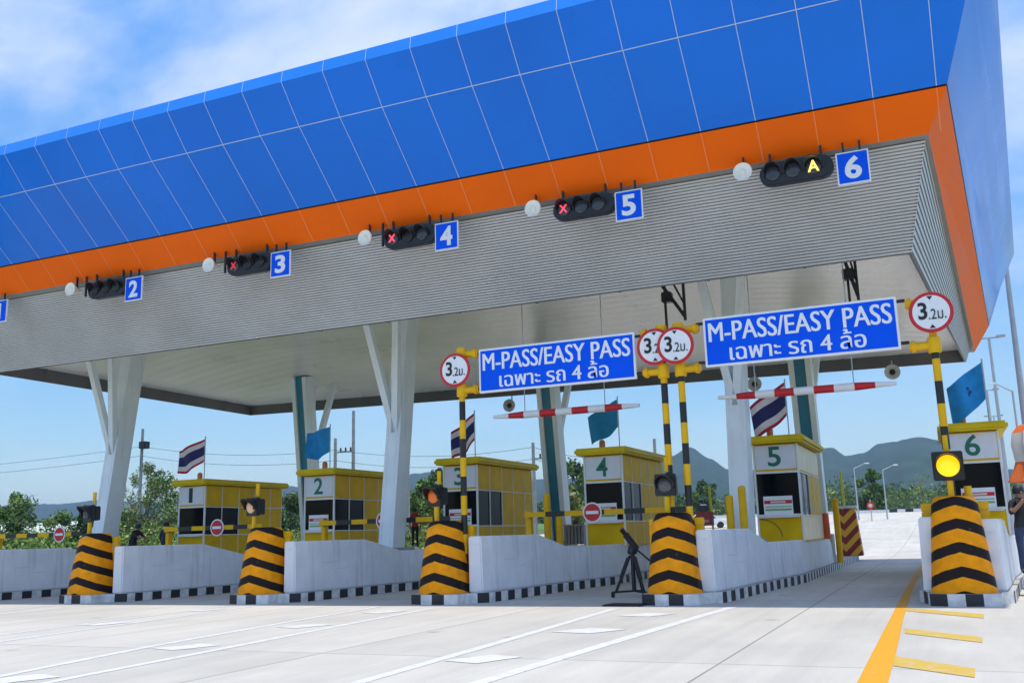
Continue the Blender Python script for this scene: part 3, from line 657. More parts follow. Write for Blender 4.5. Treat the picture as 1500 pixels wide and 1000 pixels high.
# hanging antenna brackets
for x, l, wd in ((-6.3, 'black antenna bracket hanging from the ceiling between the two pass boards', .55), (-1.62, 'black antenna bracket hanging above the right pass board', .22)):
    t = thing('antenna_bracket', (x, 25, 8.6), l, 'bracket')
    mb = MB(); mb.beam((-wd*.2, 0, .3), (-wd*.2, 0, -1.9), .06, .06); mb.beam((wd*.75, 0, .3), (wd*.75, 0, -1.55), .07, .07); mb.build('drop_rod', BLK, t)
    mb = MB(); mb.beam((-wd*.6, 0, -.25), (wd*.75, 0, -1.45), .09, .09); mb.beam((wd*.1, 0, -.3), (wd*.75, 0, -1.1), .05, .05); mb.build('brace', BLK, t)
    mb = MB(); mb.box(-wd*.1-.14, -wd*.1+.14, -.12, .12, -1.0, -.72); mb.build('junction_box', BLK, t, bevel=.02)

# red and white hanging headway bars
def hang_bar(x0, x1, z, label):
    t = thing('headway_bar', ((x0+x1)/2, 24, z), label, 'height bar', 'red and white hanging height bars')
    hl = (x1-x0)/2; n = 9
    for k in range(n):
        a, b = -hl+2*hl*k/n, -hl+2*hl*(k+1)/n
        rad = lambda x: .045+.052*min(1, (1-abs(x)/hl)*2.4)
        mb = MB(); mb.lathe([(rad(a+(b-a)*q/4), a+(b-a)*q/4) for q in range(5)], (0, 0, 0), 'x', 14)
        mb.build('bar_segment', SRED if k % 2 else SWHT, t, smooth=True)
    for sx in (-.55, .55):
        mb = MB(); mb.tube((sx*hl, 0, .1), (sx*hl, 0, 8.3-z), .014, n=6); mb.build('cable', STEEL, t)
hang_bar(-11.2, -7.0, 4.72, 'red and white height bar hanging under the left pass board')
hang_bar(-4.95, -.75, 4.74, 'red and white height bar hanging under the right pass board')

# ---------------------------------------------------------------- booths
BR_ = {1: -25.78, 2: -19.9, 3: -14.2, 4: -9.13, 5: -3.79, 6: 1.5}
def booth(n):
    w_ = 1.28; D = 4.7; x1 = BR_[n]; z0 = 1.08
    H = 3.05-{1: .42, 2: .32, 3: .25, 4: .22, 5: .20, 6: .20}[n]; W1 = 2.13-{1: .30, 2: .23, 3: .17, 4: .13, 5: .10, 6: .10}[n]
    lab = {1: 'yellow toll booth numbered 1, farthest left', 2: 'yellow toll booth numbered 2 left of the middle front column', 3: 'yellow toll booth numbered 3 half hidden by a striped pole', 4: 'yellow toll booth numbered 4 below the left pass board', 5: 'toll booth numbered 5 with reflected light painted cream on its side beside the front column', 6: 'toll booth numbered 6 behind the rightmost striped block'}[n]
    t = thing('toll_booth', (x1-w_, 29, z0), lab, 'toll booth', 'numbered toll booths')
    mb = MB(); mb.box(0, w_, 0, D, 0, .76); mb.build('lower_wall', YELB, t, bevel=.01)
    mb = MB(); mb.box(0, w_, 0, D, W1, H-.02); mb.build('upper_wall', YELB, t, bevel=.01)
    mb = MB(); mb.box(.03, w_-.03, .03, D-.03, .763, W1-.003); mb.build('window_glass', GLASS, t)
    mb = MB(); mb.box(w_-.028, w_-.004, 1.95, D-.01, .766, W1-.006); mb.box(.004, .028, 1.95, D-.01, .766, W1-.006); mb.build('side_panel', YELB, t)
    # white frames
    mb = MB(); f = .055; o = .012
    for x in (-o, w_-f+o): mb.box(x, x+f, -o, f-o, 0, H-.022)
    for z in (.74, W1-.05): mb.box(f-o+.001, w_-f+o-.001, -o-.003, .02, z, z+.06)
    for y in (.95, 1.93, 2.9, 3.9, D-.05):
        mb.box(w_-.02, w_+o, y, y+.028, .0, H-.022)
    for z in (.735, W1-.045): mb.box(w_-.02, w_+o+.003, f-o+.001, D-.02, z, z+.034)
    mb.build('frame', WHT, t)
    mb = MB(); mb.box(.06, w_-.06, -.016, 0, W1+.07, H-.05); pn = mb.build('number_panel', PANW, t, bevel=.004)
    text(str(n), 'lettering', GREEN if n != 1 else mat('dark_lettering', (.01, .03, .03), .5, 0), pn, ((.5, .68) if n == 1 else (.42, .80))+(W1+.15, H-.09), -.018, bold=.025)
    mb = MB(); mb.box(-.22, w_+.25, -.3, D+.2, H, H+.22); mb.build('roof', YELR, t, bevel=.06)
    mb = MB(); mb.tube((.45, .6, H+.22), (.45, .6, H+.28), .13); b_ = mb.build('beacon_base', STEEL, t)
    mb = MB(); mb.lathe([(.10, 0), (.10, .18), (.07, .24), (.01, .26)], (.45, .6, H+.28), 'z', 14); mb.build('beacon', BEACON, t, smooth=True)
    if n != 1:
        mb = MB(); mb.box(.2, w_-.25, .0, .018, .80, 1.32); nb = mb.build('notice_board', SWHT, t)
        mb = MB(); mb.box(.22, w_-.27, -.004, -.001, 1.10, 1.20); mb.build('red_stripe', SRED, nb)
        mb = MB(); mb.box(.40, w_-.45, -.007, -.005, 1.125, 1.175); mb.build('pale_stripe', mat('pale_notice', (.8, .65, .5), .5, .2, 30), nb)
        mb = MB(); mb.box(.24, w_-.29, -.004, -.001, .90, .96); mb.box(.24, w_-.29, -.004, -.001, 1.0, 1.03); mb.build('green_stripe', mat('notice_green', (.25, .45, .15), .5, .2, 20), nb)
    mb = MB(); mb.box(.08, w_-.08, -.14, -.02, .70, .735); mb.build('counter', WHT, t, bevel=.005)
    if n == 5:
        mb = MB(); rs = []
        for k in range(13):
            a = R(90*k/12); rs.append([(.05+.6*math.sin(a), -.012, .15+.5*math.cos(a)), (.05+.63*math.sin(a), -.012, .15+.53*math.cos(a)), (.05+.63*math.sin(a), -.002, .15+.53*math.cos(a)), (.05+.6*math.sin(a), -.002, .15+.5*math.cos(a))])
        mb.loft(rs); mb.build('curved_trim', mat('brown_trim', (.25, .13, .01), .5, .1), t)
        cream = mat('reflection_cream', (.80, .66, .36), .35, .12, 2)  # bright ground reflected in the booth side, put into a cream colour
        mb = MB(); mb.box(w_+.001, w_+.009, .05, D-.06, .05, .72); mb.box(w_+.001, w_+.009, .05, D-.06, W1+.03, H-.06); mb.build('side_reflection', cream, t)
    return t
for n in range(1, 7): booth(n)

# flags on the booths
TH_R = mat('flag_red', (.45, .02, .035), .8, .15, 5); TH_W = mat('flag_white', (.72, .66, .68), .8, .1, 5); TH_B = mat('flag_navy', (.02, .022, .12), .8, .15, 5)
FB = mat('flag_blue', (.01, .26, .62), .8, .2, 4); FT = mat('flag_teal', (.01, .22, .38), .8, .2, 4); FEM = mat('flag_emblem', (.02, .08, .25), .8, .1, 6)
ZF = {n: 1.08+3.05+.22-{1: .42, 2: .32, 3: .25, 4: .22, 5: .20, 6: .20}[n] for n in range(1, 7)}
def flag(n, x, ztop, hh, fx, fz, kind, label, sag=.25):
    t = thing('flag', (x, 29.15, ZF[n]), label, 'flag', 'flags on the booth roofs')
    zt = ztop-ZF[n]
    mb = MB(); mb.tube((0, 0, 0), (.0, 0, zt+.05), .018, n=8); mb.lathe([(.03, 0), (.01, .05)], (0, 0, zt+.05), 'z', 8); mb.build('pole', STEEL, t)
    U, V = 20, 10; mb = MB(); vs = []
    for j in range(V+1):
        for i in range(U+1):
            u, v = i/U, j/V
            vs.append((-.02-fx*u+.06*v*u*fx, .16*math.sin(u*7+v*1.4+n)*u**.6, zt-v*hh-fz*u-.10*math.sin(u*math.pi)*v+.05*math.sin(u*6+n)*u))
    rows = [0, 0, 1, 1, 2, 2, 2, 2, 1, 0] if kind == 'thai' else [0]*10
    rows = [0, 1, 1, 2, 2, 2, 2, 1, 1, 0] if kind == 'thai' else rows
    for j in range(V):
        for i in range(U):
            a = j*(U+1)+i; mb.f.append((a, a+1, a+U+2, a+U+1)); mb.m.append(rows[j])
    mb.v = vs
    mats = [TH_R, TH_W, TH_B] if kind == 'thai' else [FT if n == 4 else FB]
    c = mb.build('cloth', mats, t, smooth=True)
    if kind == 'emblem':
        mb = MB(); cx, cz = -.02-fx*.45, zt-.45*hh-fz*.45-.05
        me = MB()
        for dx, dz, rr in ((0, .08, .05), (-.06, -.02, .05), (.06, -.02, .05), (0, -.1, .06)):
            i_ = [];
            for k in range(10): a = 2*math.pi*k/10; i_.append((cx+dx+rr*math.cos(a), .16*math.sin(.45*7+.6+n)*.62-.02, cz+dz+rr*math.sin(a)))
            me.add(i_, [tuple(range(10))])
        me.build('emblem', FEM, c)
flag(1, -26.0, 5.50, .88, 1.42, .42, 'thai', 'red white and navy striped flag on booth 1')
flag(2, -20.2, 5.56, .92, 1.05, .22, 'plain', 'blue flag hanging on booth 2 in front of the rear column')
flag(3, -14.33, 5.61, .93, .85, .62, 'thai', 'dark drooping striped flag on booth 3 behind the striped pole')
flag(4, -9.23, 5.66, .88, .95, .50, 'plain', 'teal blue flag on booth 4 crossing the red and white bar')
flag(5, -4.0, 5.74, 1.0, 1.05, .62, 'thai', 'striped flag on booth 5 behind the red and white bar')
flag(6, 1.33, 5.82, 1.02, .95, .62, 'emblem', 'bright blue flag with a faint emblem on booth 6')

# ---------------------------------------------------------------- lane barriers
def barrier(x0, x1, y, z, sx, label, post=True):
    t = thing('barrier_gate', (x0, y, 0), label, 'barrier gate', 'yellow and black barrier arms across the lanes')
    z_b = 1.08
    mb = MB(); mb.box(-.09, .09, -.09, .09, .22, z-.1); mb.build('cabinet', YEL, t, bevel=.02)
    mb = MB(); mb.tube((0, -.16, z), (0, .16, z), .11); mb.build('pivot', YEL, t, smooth=True)
    n = max(3, round((x1-x0)/.62))
    for k in range(n):
        a, b = (x1-x0)*k/n, (x1-x0)*(k+1)/n
        mb = MB(); mb.box(a, b, -.22, -.165, z-.075, z+.075); mb.build('arm_segment', YEL if k % 2 == 0 else BLK, t)
    cx = sx-x0
    mb = MB(); mb.lathe([(.29, -.01), (.29, .01)], (cx, -.25, z), 'y', 28); s = mb.build('no_entry_sign', SWHT, t)
    mb = MB(); mb.lathe([(.25, 0), (.25, .014)], (cx, -.25, z), 'y', 28); mb.build('red_disc', SRED, s)
    mb = MB(); mb.box(cx-.19, cx+.19, -.272, -.266, z-.045, z+.045); mb.build('white_bar', SWHT, s)
barrier(-34.3, -29.6, 27, 2.0, -30.76, 'barrier arm with round no entry sign at the far left before the bushes')
barrier(-25.6, -21.3, 27, 2.04, -23.2, 'barrier arm with no entry sign across booth 1 windows')
barrier(-18.9, -14.1, 27, 2.06, -16.45, 'barrier arm with no entry sign in front of the middle front column')
barrier(-11.5, -6.6, 27, 2.08, -9.4, 'barrier arm with no entry sign in front of booth 4')
for x, y, l in ((-5.12, 25.3, 'shorter yellow bollard on the tall wall left of booth 5'), (-4.78, 25.3, 'taller yellow bollard on the tall wall left of booth 5')):
    t = thing('bollard', (x, y, .2), l, 'bollard')
    mb = MB(); h = 2.1 if x < -5 else 2.32
    mb.tube((0, 0, 0), (0, 0, h), .10, n=16); mb.build('post', YEL, t, smooth=True)
    mb = MB(); mb.lathe([(.10, 0), (.07, .05), (.01, .07)], (0, 0, h), 'z', 16); mb.build('cap', YEL, t, smooth=True)
for x, y, z0, h, l in ((-11.36, 28.1, 1.08, 1.6, 'yellow bollard between booths 3 and 4 in front of the rear column'), (-3.62, 36.6, .22, 2.2, 'yellow bollard behind booth 5 at the foot of the rear column'), (-11.05, 28.3, 1.08, .9, 'short yellow bollard left of booth 4')):
    t = thing('bollard', (x, y, z0), l, 'bollard')
    mb = MB(); mb.tube((0, 0, 0), (0, 0, h), .11, n=16); mb.build('post', YEL, t, smooth=True)
    mb = MB(); mb.lathe([(.11, 0), (.07, .05), (.01, .07)], (0, 0, h), 'z', 16); mb.build('cap', YEL, t, smooth=True)
# raised arms beyond the booths
for x, y, z1, l in ((-4.05, 45.3, 3.85, 'raised yellow barrier arm above the red striped block at the exit'), (-9.95, 45.3, 3.5, 'raised yellow barrier arm seen left of the bollards')):
    t = thing('barrier_gate', (x, y, 0), l, 'barrier gate')
    mb = MB(); mb.box(-.16, .16, -.16, .16, .22, 1.4); mb.build('cabinet', STEEL, t, bevel=.02)
    mb = MB(); mb.beam((0, -.2, 1.25), (-.08, -.2, z1), .1, .05); mb.build('arm', mat('lime_yellow', (.62, .58, .03), .4, .1), t)
# striped block at the exit end of the island
def exit_block():
    t = thing('crash_block', (-3.95, 44.2, .22), 'red and yellow diagonal striped block at the exit end by booth 5', 'crash barrier')
    mb = MB(); mb.loft([[(-.46, .0, 0), (.52, 0, 0), (.52, .7, 0), (-.46, .7, 0)], [(-.36, .12, 2.0), (.34, .12, 2.0), (.34, .7, 2.0), (-.36, .7, 2.0)]])
    m = bpy.data.materials.new('red_yellow_chevron'); m.use_nodes = True; T = m.node_tree; n = T.nodes; l = T.links
    tcn = n.new('ShaderNodeTexCoord'); sp = n.new('ShaderNodeSeparateXYZ'); l.new(tcn.outputs['Object'], sp.inputs[0])
    ab = n.new('ShaderNodeMath'); ab.operation = 'ABSOLUTE'; ad = n.new('ShaderNodeMath'); ad.operation = 'ADD'; ad.inputs[1].default_value = .15; l.new(sp.outputs['X'], ad.inputs[0]); l.new(ad.outputs[0], ab.inputs[0])
    k = n.new('ShaderNodeMath'); k.operation = 'SUBTRACT'; l.new(sp.outputs['Z'], k.inputs[0]); l.new(ab.outputs[0], k.inputs[1])
    d = n.new('ShaderNodeMath'); d.operation = 'MULTIPLY_ADD'; d.inputs[1].default_value = 1.7; d.inputs[2].default_value = 5.2; l.new(k.outputs[0], d.inputs[0])
    f = n.new('ShaderNodeMath'); f.operation = 'FRACT'; l.new(d.outputs[0], f.inputs[0]); g = n.new('ShaderNodeMath'); g.operation = 'LESS_THAN'; g.inputs[1].default_value = .5; l.new(f.outputs[0], g.inputs[0])
    mx = n.new('ShaderNodeMixRGB'); mx.inputs[1].default_value = (.80, .42, .02, 1); mx.inputs[2].default_value = (.28, .02, .015, 1); l.new(g.outputs[0], mx.inputs[0]); l.new(mx.outputs[0], n['Principled BSDF'].inputs['Base Color'])
    mb.build('striped_body', m, t, bevel=.03)
    mb = MB(); mb.box(-.42, .42, .05, .75, 2.002, 2.12); mb.build('cap', KW, t, bevel=.02)
exit_block()
t = thing('safety_drum', (-3.72, 34.0, 1.08), 'orange safety drum beside the rear of booth 5', 'safety drum')
mb = MB(); mb.lathe([(.12, 0), (.12, .4), (.11, .8), (.07, .85)], (0, 0, 0), 'z', 18); mb.build('body', mat('drum_orange', (.75, .12, .02), .5, .1), t, smooth=True)
t = thing('tool_box', (-5.76, 25.2, 1.6), 'dark red box standing on the wall left of the bollards', 'box')
mb = MB(); mb.box(-.2, .2, -.15, .15, 0, .36); mb.build('body', mat('dark_red', (.22, .015, .012), .45, .15), t, bevel=.015)
mb = MB(); mb.box(-.13, .13, -.16, -.152, .08, .15); mb.build('label_plate', mat('faded_plate', (.42, .2, .18), .5, .2, 30), t)
mb = MB(); mb.box(-.17, .12, -.1, .1, .362, .52); mb.build('lid', BLK, t, bevel=.03)
mb = MB(); mb.tube((-.1, 0, .52), (.06, 0, .52), .03); mb.build('handle', SWHT, t)
t = thing('cable_drum', (-13.2, 35.6, 1.08), 'grey ribbed box beside the rear column left of booth 4', 'box')
mb = MB()
for k in range(6): mb.box(-.4+k*.14, -.4+k*.14+.11, -.3, .3, 0, .7)
mb.build('body', mat('ribbed_grey', (.30, .30, .32), .6, .15), t, bevel=.01)
mb = MB(); mb.box(-.43, .45, -.33, .33, .702, .76); mb.build('lid', STEEL, t)

# ---------------------------------------------------------------- tripod with camera dolly, mat
t = thing('camera_tripod', (-6.88, 22.3, 0), 'black wheeled camera tripod left of the fourth striped block', 'tripod')
for a, nm in ((200, 'leg'), (320, 'leg'), (80, 'leg')):
    c, s_ = math.cos(R(a)), math.sin(R(a)); mb = MB(); mb.beam((c*.06, s_*.06, .95), (c*.42, s_*.42, .14), .05, .05); mb.beam((c*.1, s_*.1, .9), (c*.3, s_*.3, .42), .075, .07)
    mb.build('leg', RUB, t)
    mb = MB(); mb.beam((0, 0, .14), (c*.5, s_*.5, .12), .05, .04); mb.build('dolly_arm', RUB, t)
    mb = MB(); mb.tube((c*.5-.025, s_*.5, .07), (c*.5+.025, s_*.5, .07), .07); mb.build('wheel', RUB, t, smooth=True)
mb = MB(); mb.tube((0, 0, .14), (0, 0, 1.0), .05); mb.build('centre_column', BLK, t, smooth=True)
mb = MB(); mb.lathe([(.1, 0), (.12, .05), (.09, .16), (.06, .2)], (0, 0, .98), 'z', 14); mb.build('pan_head', BLK, t, smooth=True)
mb = MB(); mb.beam((.12, .0, 1.08), (-.14, -.05, 1.46), .13, .15); mb.build('camera_body', RUB, t, bevel=.02)
mb = MB(); mb.tube((-.13, -.05, 1.44), (-.20, -.12, 1.56), .05, .065); mb.build('lens_hood', BLK, t)
mb = MB(); mb.beam((.12, 0, 1.08), (.42, .15, .78), .03, .03); mb.build('pan_handle', RUB, t)
mb = MB(); mb.add([(-.42, -.26, 0), (.4, -.3, 0), (.44, .22, 0), (-.36, .3, 0), (-.42, -.26, .03), (.4, -.3, .03), (.44, .22, .03), (-.36, .3, .03)], [(0,1,2,3), (4,5,6,7), (0,1,5,4), (1,2,6,5), (2,3,7,6), (3,0,4,7)])
tag(mb.build('floor_mat', RUB, None, bevel=.008, loc=(-6.3, 19.75, .004)), 'black rubber mat lying on the road at the shadow edge', 'mat')

# ---------------------------------------------------------------- people
SKIN = mat('skin', (.30, .15, .09), .6, .1, 8); HAIR = mat('black_hair', (.012, .010, .010), .6, .2, 20)
def person(loc, rz, label, shirt, trousers, scale=1, pose=None):
    J = {'pelvis': (0, 0, .95, .135), 'waist': (0, 0, 1.12, .125), 'chest': (0, 0, 1.32, .15), 'neckb': (0, 0, 1.47, .075), 'neck': (0, -.01, 1.54, .055), 'head': (0, -.02, 1.63, .085), 'top': (0, -.01, 1.72, .07)}
    for s, sg in (('l', -1), ('r', 1)):
        J.update({s+'sh': (sg*.18, 0, 1.43, .062), s+'el': (sg*.24, .02, 1.16, .045), s+'wr': (sg*.24, -.08, .93, .032), s+'ha': (sg*.235, -.10, .85, .036),
                  s+'hip': (sg*.09, 0, .90, .10), s+'kn': (sg*.10, -.01, .50, .065), s+'an': (sg*.10, .02, .10, .045), s+'to': (sg*.11, -.13, .045, .04)})
    if pose: J.update(pose)
    names = list(J); E_ = [('pelvis', 'waist'), ('waist', 'chest'), ('chest', 'neckb'), ('neckb', 'neck'), ('neck', 'head'), ('head', 'top')]
    for s in 'lr': E_ += [('neckb', s+'sh'), (s+'sh', s+'el'), (s+'el', s+'wr'), (s+'wr', s+'ha'), ('pelvis', s+'hip'), (s+'hip', s+'kn'), (s+'kn', s+'an'), (s+'an', s+'to')]
    me = bpy.data.meshes.new('body'); me.from_pydata([J[k][:3] for k in names], [(names.index(a), names.index(b)) for a, b in E_], [])
    o = bpy.data.objects.new('body', me); COL.objects.link(o)
    sk = o.modifiers.new('s', 'SKIN'); o.modifiers.new('u', 'SUBSURF').levels = 2
    for i, k in enumerate(names):
        v = me.skin_vertices[0].data[i]; v.radius = (J[k][3], J[k][3]); v.use_root = (k == 'pelvis')
    bpy.context.view_layer.update()
    m2 = bpy.data.meshes.new_from_object(o.evaluated_get(bpy.context.evaluated_depsgraph_get()))
    bpy.data.objects.remove(o); bpy.data.meshes.remove(me)
    for m in (shirt, trousers, SKIN, RUB): m2.materials.append(m)
    ha = [Vector(J['lha'][:3]), Vector(J['rha'][:3])]; el = [(Vector(J[s+'el'][:3]), Vector(J[s+'wr'][:3])) for s in 'lr']; hz = J['neck'][2]-.01
    for p in m2.polygons:
        c = p.center; k = 0
        if c.z < J['pelvis'][2]-.02: k = 1
        if c.z < .09: k = 3
        if c.z > hz and (Vector((c.x, c.y))-Vector(J['head'][:2])).length < .16: k = 2
        for h, (e, w1) in zip(ha, el):
            ax = (h-e); tt = (c-e).dot(ax)/ax.length_squared
            if .15 < tt and ((e+ax*min(tt, 1.2))-c).length < .07: k = 2
        p.material_index = k
    m2.polygons.foreach_set('use_smooth', [True]*len(m2.polygons))
    t = thing('person', loc, label, 'person', rz=rz); t.scale = (scale,)*3
    m2.name = 'body'; link('body', m2, t)
    hx, hy, hz_, _ = J['head']
    mb = MB(); vs = []
    mb.lathe([(.098, -.03), (.108, .02), (.107, .07), (.085, .115), (.045, .138), (.005, .142)], (hx, hy+.018, hz_), 'z', 16); mb.build('hair', HAIR, t, smooth=True)
    mb = MB(); mb.lathe([(.024, 0), (.016, .02), (.004, .03)], (hx, hy-.082, hz_-.01), 'y', 8); mb.build('nose', SKIN, t, smooth=True)
    for sg in (-1, 1):
        mb = MB(); mb.lathe([(.012, 0), (.008, .008), (.001, .01)], (hx+sg*.034, hy-.082, hz_+.02), 'y', 8); mb.build('eye', SBLK, t)
        for hk in (('l', -1), ('r', 1)): pass
    for s in 'lr':     # five fingers per hand
        h = Vector(J[s+'ha'][:3]); wv = Vector(J[s+'wr'][:3]); d = (h-wv).normalized(); sd = Vector((0, 1, 0)); sd = (sd-d*sd.dot(d)).normalized(); pn = d.cross(sd)
        mb = MB()
        for k, ln in enumerate((.065, .075, .07, .055)):
            b0 = h+d*.02+sd*(-.03+.02*k); m_ = b0+d*ln*.55+pn*.006; mb.tube(b0, m_, .009, .008, 7); mb.tube(m_, m_+d*ln*.45+pn*.018, .008, .006, 7)
        b0 = h-d*.02-sd*.035; mb.tube(b0, b0+d*.04-sd*.03, .010, .007, 7)
        mb.build('fingers', SKIN, t, smooth=True)
    return t
DARK = mat('dark_cloth', (.015, .013, .016), .8, .3, 12); NAVY = mat('navy_cloth', (.02, .025, .06), .8, .25, 10); REDC = mat('red_cloth', (.36, .035, .02), .8, .25, 8)
JEAN = mat('denim', (.03, .045, .10), .8, .25, 10)
# man at the right edge, hand raised to his face
t = thing('concrete_step', (1.85, 22.6, 0), 'low concrete step behind the wall at the right edge', 'step')
mb = MB(); mb.box(-.5, .7, -.5, .5, 0, .40); mb.build('block', CONC, t, bevel=.02)
person((1.40, 22.6, .40), R(25), 'person in dark shirt and jeans at the right edge with a hand raised', DARK, JEAN, 1.03,
       {'lel': (-.26, -.10, 1.20, .045), 'lwr': (-.10, -.26, 1.42, .032), 'lha': (-.06, -.28, 1.50, .036), 'rel': (.27, -.08, 1.2, .045), 'rwr': (.14, -.27, 1.38, .032), 'rha': (.10, -.30, 1.46, .036)})
person((-21.75, 38, 1.08), R(200), 'person in red jacket seen from behind right of the middle front column', REDC, DARK, .98)
person((-26.9, 28.2, .62), R(180), 'person in navy standing in front of booth 1, only head and shoulders visible', NAVY, DARK, .98)
person((-26.9, 26.6, .62), R(90), 'person in black leaning over the wall left of booth 1', DARK, DARK, .98,
       {'chest': (0, -.1, 1.30, .15), 'neckb': (0, -.18, 1.42, .075), 'neck': (0, -.21, 1.48, .055), 'head': (0, -.25, 1.55, .085), 'top': (0, -.26, 1.64, .07), 'lsh': (-.18, -.14, 1.38, .062), 'rsh': (.18, -.14, 1.38, .062),
        'lel': (-.22, -.38, 1.22, .045), 'lwr': (-.16, -.62, 1.18, .032), 'lha': (-.14, -.70, 1.17, .036), 'rel': (.22, -.34, 1.16, .045), 'rwr': (.16, -.55, 1.12, .032), 'rha': (.14, -.63, 1.12, .036)})
# half folded orange and white parasol at the right edge
t = thing('parasol', (2.25, 24.6, 0), 'half folded orange and white parasol at the right edge', 'parasol')
UO = mat('parasol_orange', (.75, .16, .03), .7, .12, 4); UW = mat('parasol_white', (.78, .70, .62), .7, .1, 4)
mb = MB(); mb.tube((0, 0, 0), (0, 0, 3.75), .03); mb.build('pole', STEEL, t, smooth=True)
def flute(z, r): return [((r*(1+.14*math.cos(8*2*math.pi*k/48)))*math.cos(2*math.pi*k/48), (r*(1+.14*math.cos(8*2*math.pi*k/48)))*math.sin(2*math.pi*k/48), z) for k in range(48)]
mb = MB(); mb.cur = 0; mb.loft([flute(3.72, .05), flute(3.62, .5), flute(3.45, .62)], cap=False); mb.cur = 1; mb.loft([flute(3.45, .62), flute(3.2, .66), flute(2.8, .62)], cap=False); mb.cur = 0; mb.loft([flute(2.8, .62), flute(2.6, .68), flute(2.35, .8)], cap=False)
mb.build('canopy_cloth', [UO, UW], t, smooth=True)

# ---------------------------------------------------------------- lamp posts and utility poles
def tx(px):    # X per metre of Y for a point on the horizon of the photograph
    hy = 765.12-(px-1388.3)*.02841; d = cr*((px-750)/F) + cu*((500-hy)/F) + fwd; return d.x/d.y
POLE = mat('lamp_post_steel', (.40, .43, .46), .4, .1, 3); WOODP = mat('concrete_pole', (.30, .30, .30), .8, .2, 3)
def arm_lamp(x, y, h, armx, label):
    t = thing('street_lamp', (x, y, gz(y)), label, 'street lamp', 'street lamps along the exit road')
    mb = MB(); mb.tube((0, 0, 0), (0, 0, h), .09, .05, 10); mb.build('pole', POLE, t, smooth=True)
    mb = MB(); mb.tube((0, 0, h-.03), (armx, 0, h+.45), .05, .035, 8); mb.build('arm', POLE, t)
    mb = MB(); mb.box(min(armx, armx*1.45), max(armx, armx*1.45), -.14, .14, h+.42, h+.52); mb.build('lamp_head', SWHT, t, bevel=.03)
arm_lamp(tx(1259)*110, 110, 7.53-gz(110), 1.1, 'single arm street lamp on the exit road, left of two before the hills')
arm_lamp(tx(1301)*110, 110, 7.2-gz(110), 1.1, 'single arm street lamp on the exit road, right of two before the hills')
arm_lamp(tx(1508)*58, 58, 8.3, -.75, 'slim street lamp with curved arm at the far right edge')
def tee_lamp(px, y, h, label):
    x = tx(px)*y; t = thing('street_lamp', (x, y, gz(y)), label, 'street lamp', 'tall twin head lamps right of booth 6')
    mb = MB(); mb.tube((0, 0, 0), (0, 0, h), .13, .07, 10); mb.build('pole', POLE, t, smooth=True)
    mb = MB(); mb.beam((-.55, 0, h), (.55, 0, h), .08, .08, side=(0, 1, 0)); mb.build('cross_arm', POLE, t)
    for s in (-1, 1): mb = MB(); mb.box(s*.62-.25, s*.62+.25, -.18, .18, h-.02, h+.12); mb.build('lamp_head', STEEL, t, bevel=.03)
tee_lamp(1483, 61, 11.9-gz(61), 'tallest twin head lamp post seen right of booth 6')
tee_lamp(1470, 86, 11.9-gz(86), 'middle twin head lamp post seen right of booth 6')
tee_lamp(1475, 108, 11.9-gz(108), 'farthest and smallest twin head lamp post right of booth 6')
t = thing('mast', (3.55, 48, 0), 'thick tall lighting mast at the right edge beyond the canopy corner', 'lighting mast')
mb = MB(); mb.tube((0, 0, 0), (.15, 0, 15.3), .17, .09, 12); mb.build('pole', POLE, t, smooth=True)
mb = MB(); mb.box(-.35, .6, -.15, .15, 15.3, 15.5); mb.build('lamp_head', STEEL, t, bevel=.02)
def util(px, y, h, kind, label):
    x = tx(px)*y; t = thing('utility_pole', (x, y, gz(y)), label, 'utility pole', 'utility poles behind the booths')
    mb = MB(); mb.beam((0, 0, 0), (0, 0, h), .24, .24, w1=.16, d1=.16); mb.build('pole', WOODP, t)
    if kind == 'trafo':
        mb = MB(); mb.box(-.1, .6, -.3, .3, h-1.7, h-1.1); mb.build('transformer', BLK, t, bevel=.03)
    if kind == 'cross':
        mb = MB(); mb.beam((.0, 0, h-1.1), (1.5, 0, h-1.1), .1, .1, side=(0, 1, 0)); mb.build('cross_arm', WOODP, t)
        for q in (.5, .95, 1.4): mb = MB(); mb.lathe([(.05, 0), (.09, .06), (.05, .12), (.08, .2), (.02, .3)], (q, 0, h-1.05), 'z', 8); mb.build('insulator', RUB, t)
    return Vector((x, y, gz(y)+h))
p0 = util(201, 62, 11.3-gz(62), 'trafo', 'utility pole with black transformer left of booth 1')
p1 = util(490, 62, 9.2-gz(62), 'cross', 'short utility pole with insulators above booth 2')
p2 = util(517, 62, 11.2-gz(62), 'none', 'thin tall pole above the right end of booth 2')
p3 = util(598, 60, 8.3-gz(60), 'none', 'dark slim pole right of the middle front column')
p4 = util(785, 60, 7.6-gz(60), 'cross', 'utility pole with insulators right of booth 3')
p5 = util(665, 62, 7.0-gz(62), 'none', 'pole top showing above booth 3')
p6 = util(966, 62, 7.5-gz(62), 'none', 'dark pole behind the right end of booth 4')
for k, (za, l) in enumerate(((-1.5, 'upper overhead wire strung behind the booths'), (-2.3, 'lower overhead wire strung behind the booths'))):
    mb = MB(); pts = [Vector((-120, 62, p0.z+.4)), p0, p1+Vector((0, 0, .6)), p4+Vector((0, 0, 1.2)), p6+Vector((0, 0, .6))]
    for a, b in zip(pts, pts[1:]):
        prev = None
        for q in range(13):
            u = q/12; p = a.lerp(b, u)+Vector((0, 0, za-1.6*4*u*(1-u)*(.35 if (b-a).length < 30 else .5)))
            if prev: mb.tube(prev, p, .015, n=5, cap=False)
            prev = p
    tag(mb.build('overhead_wire', RUB), l, 'wire')

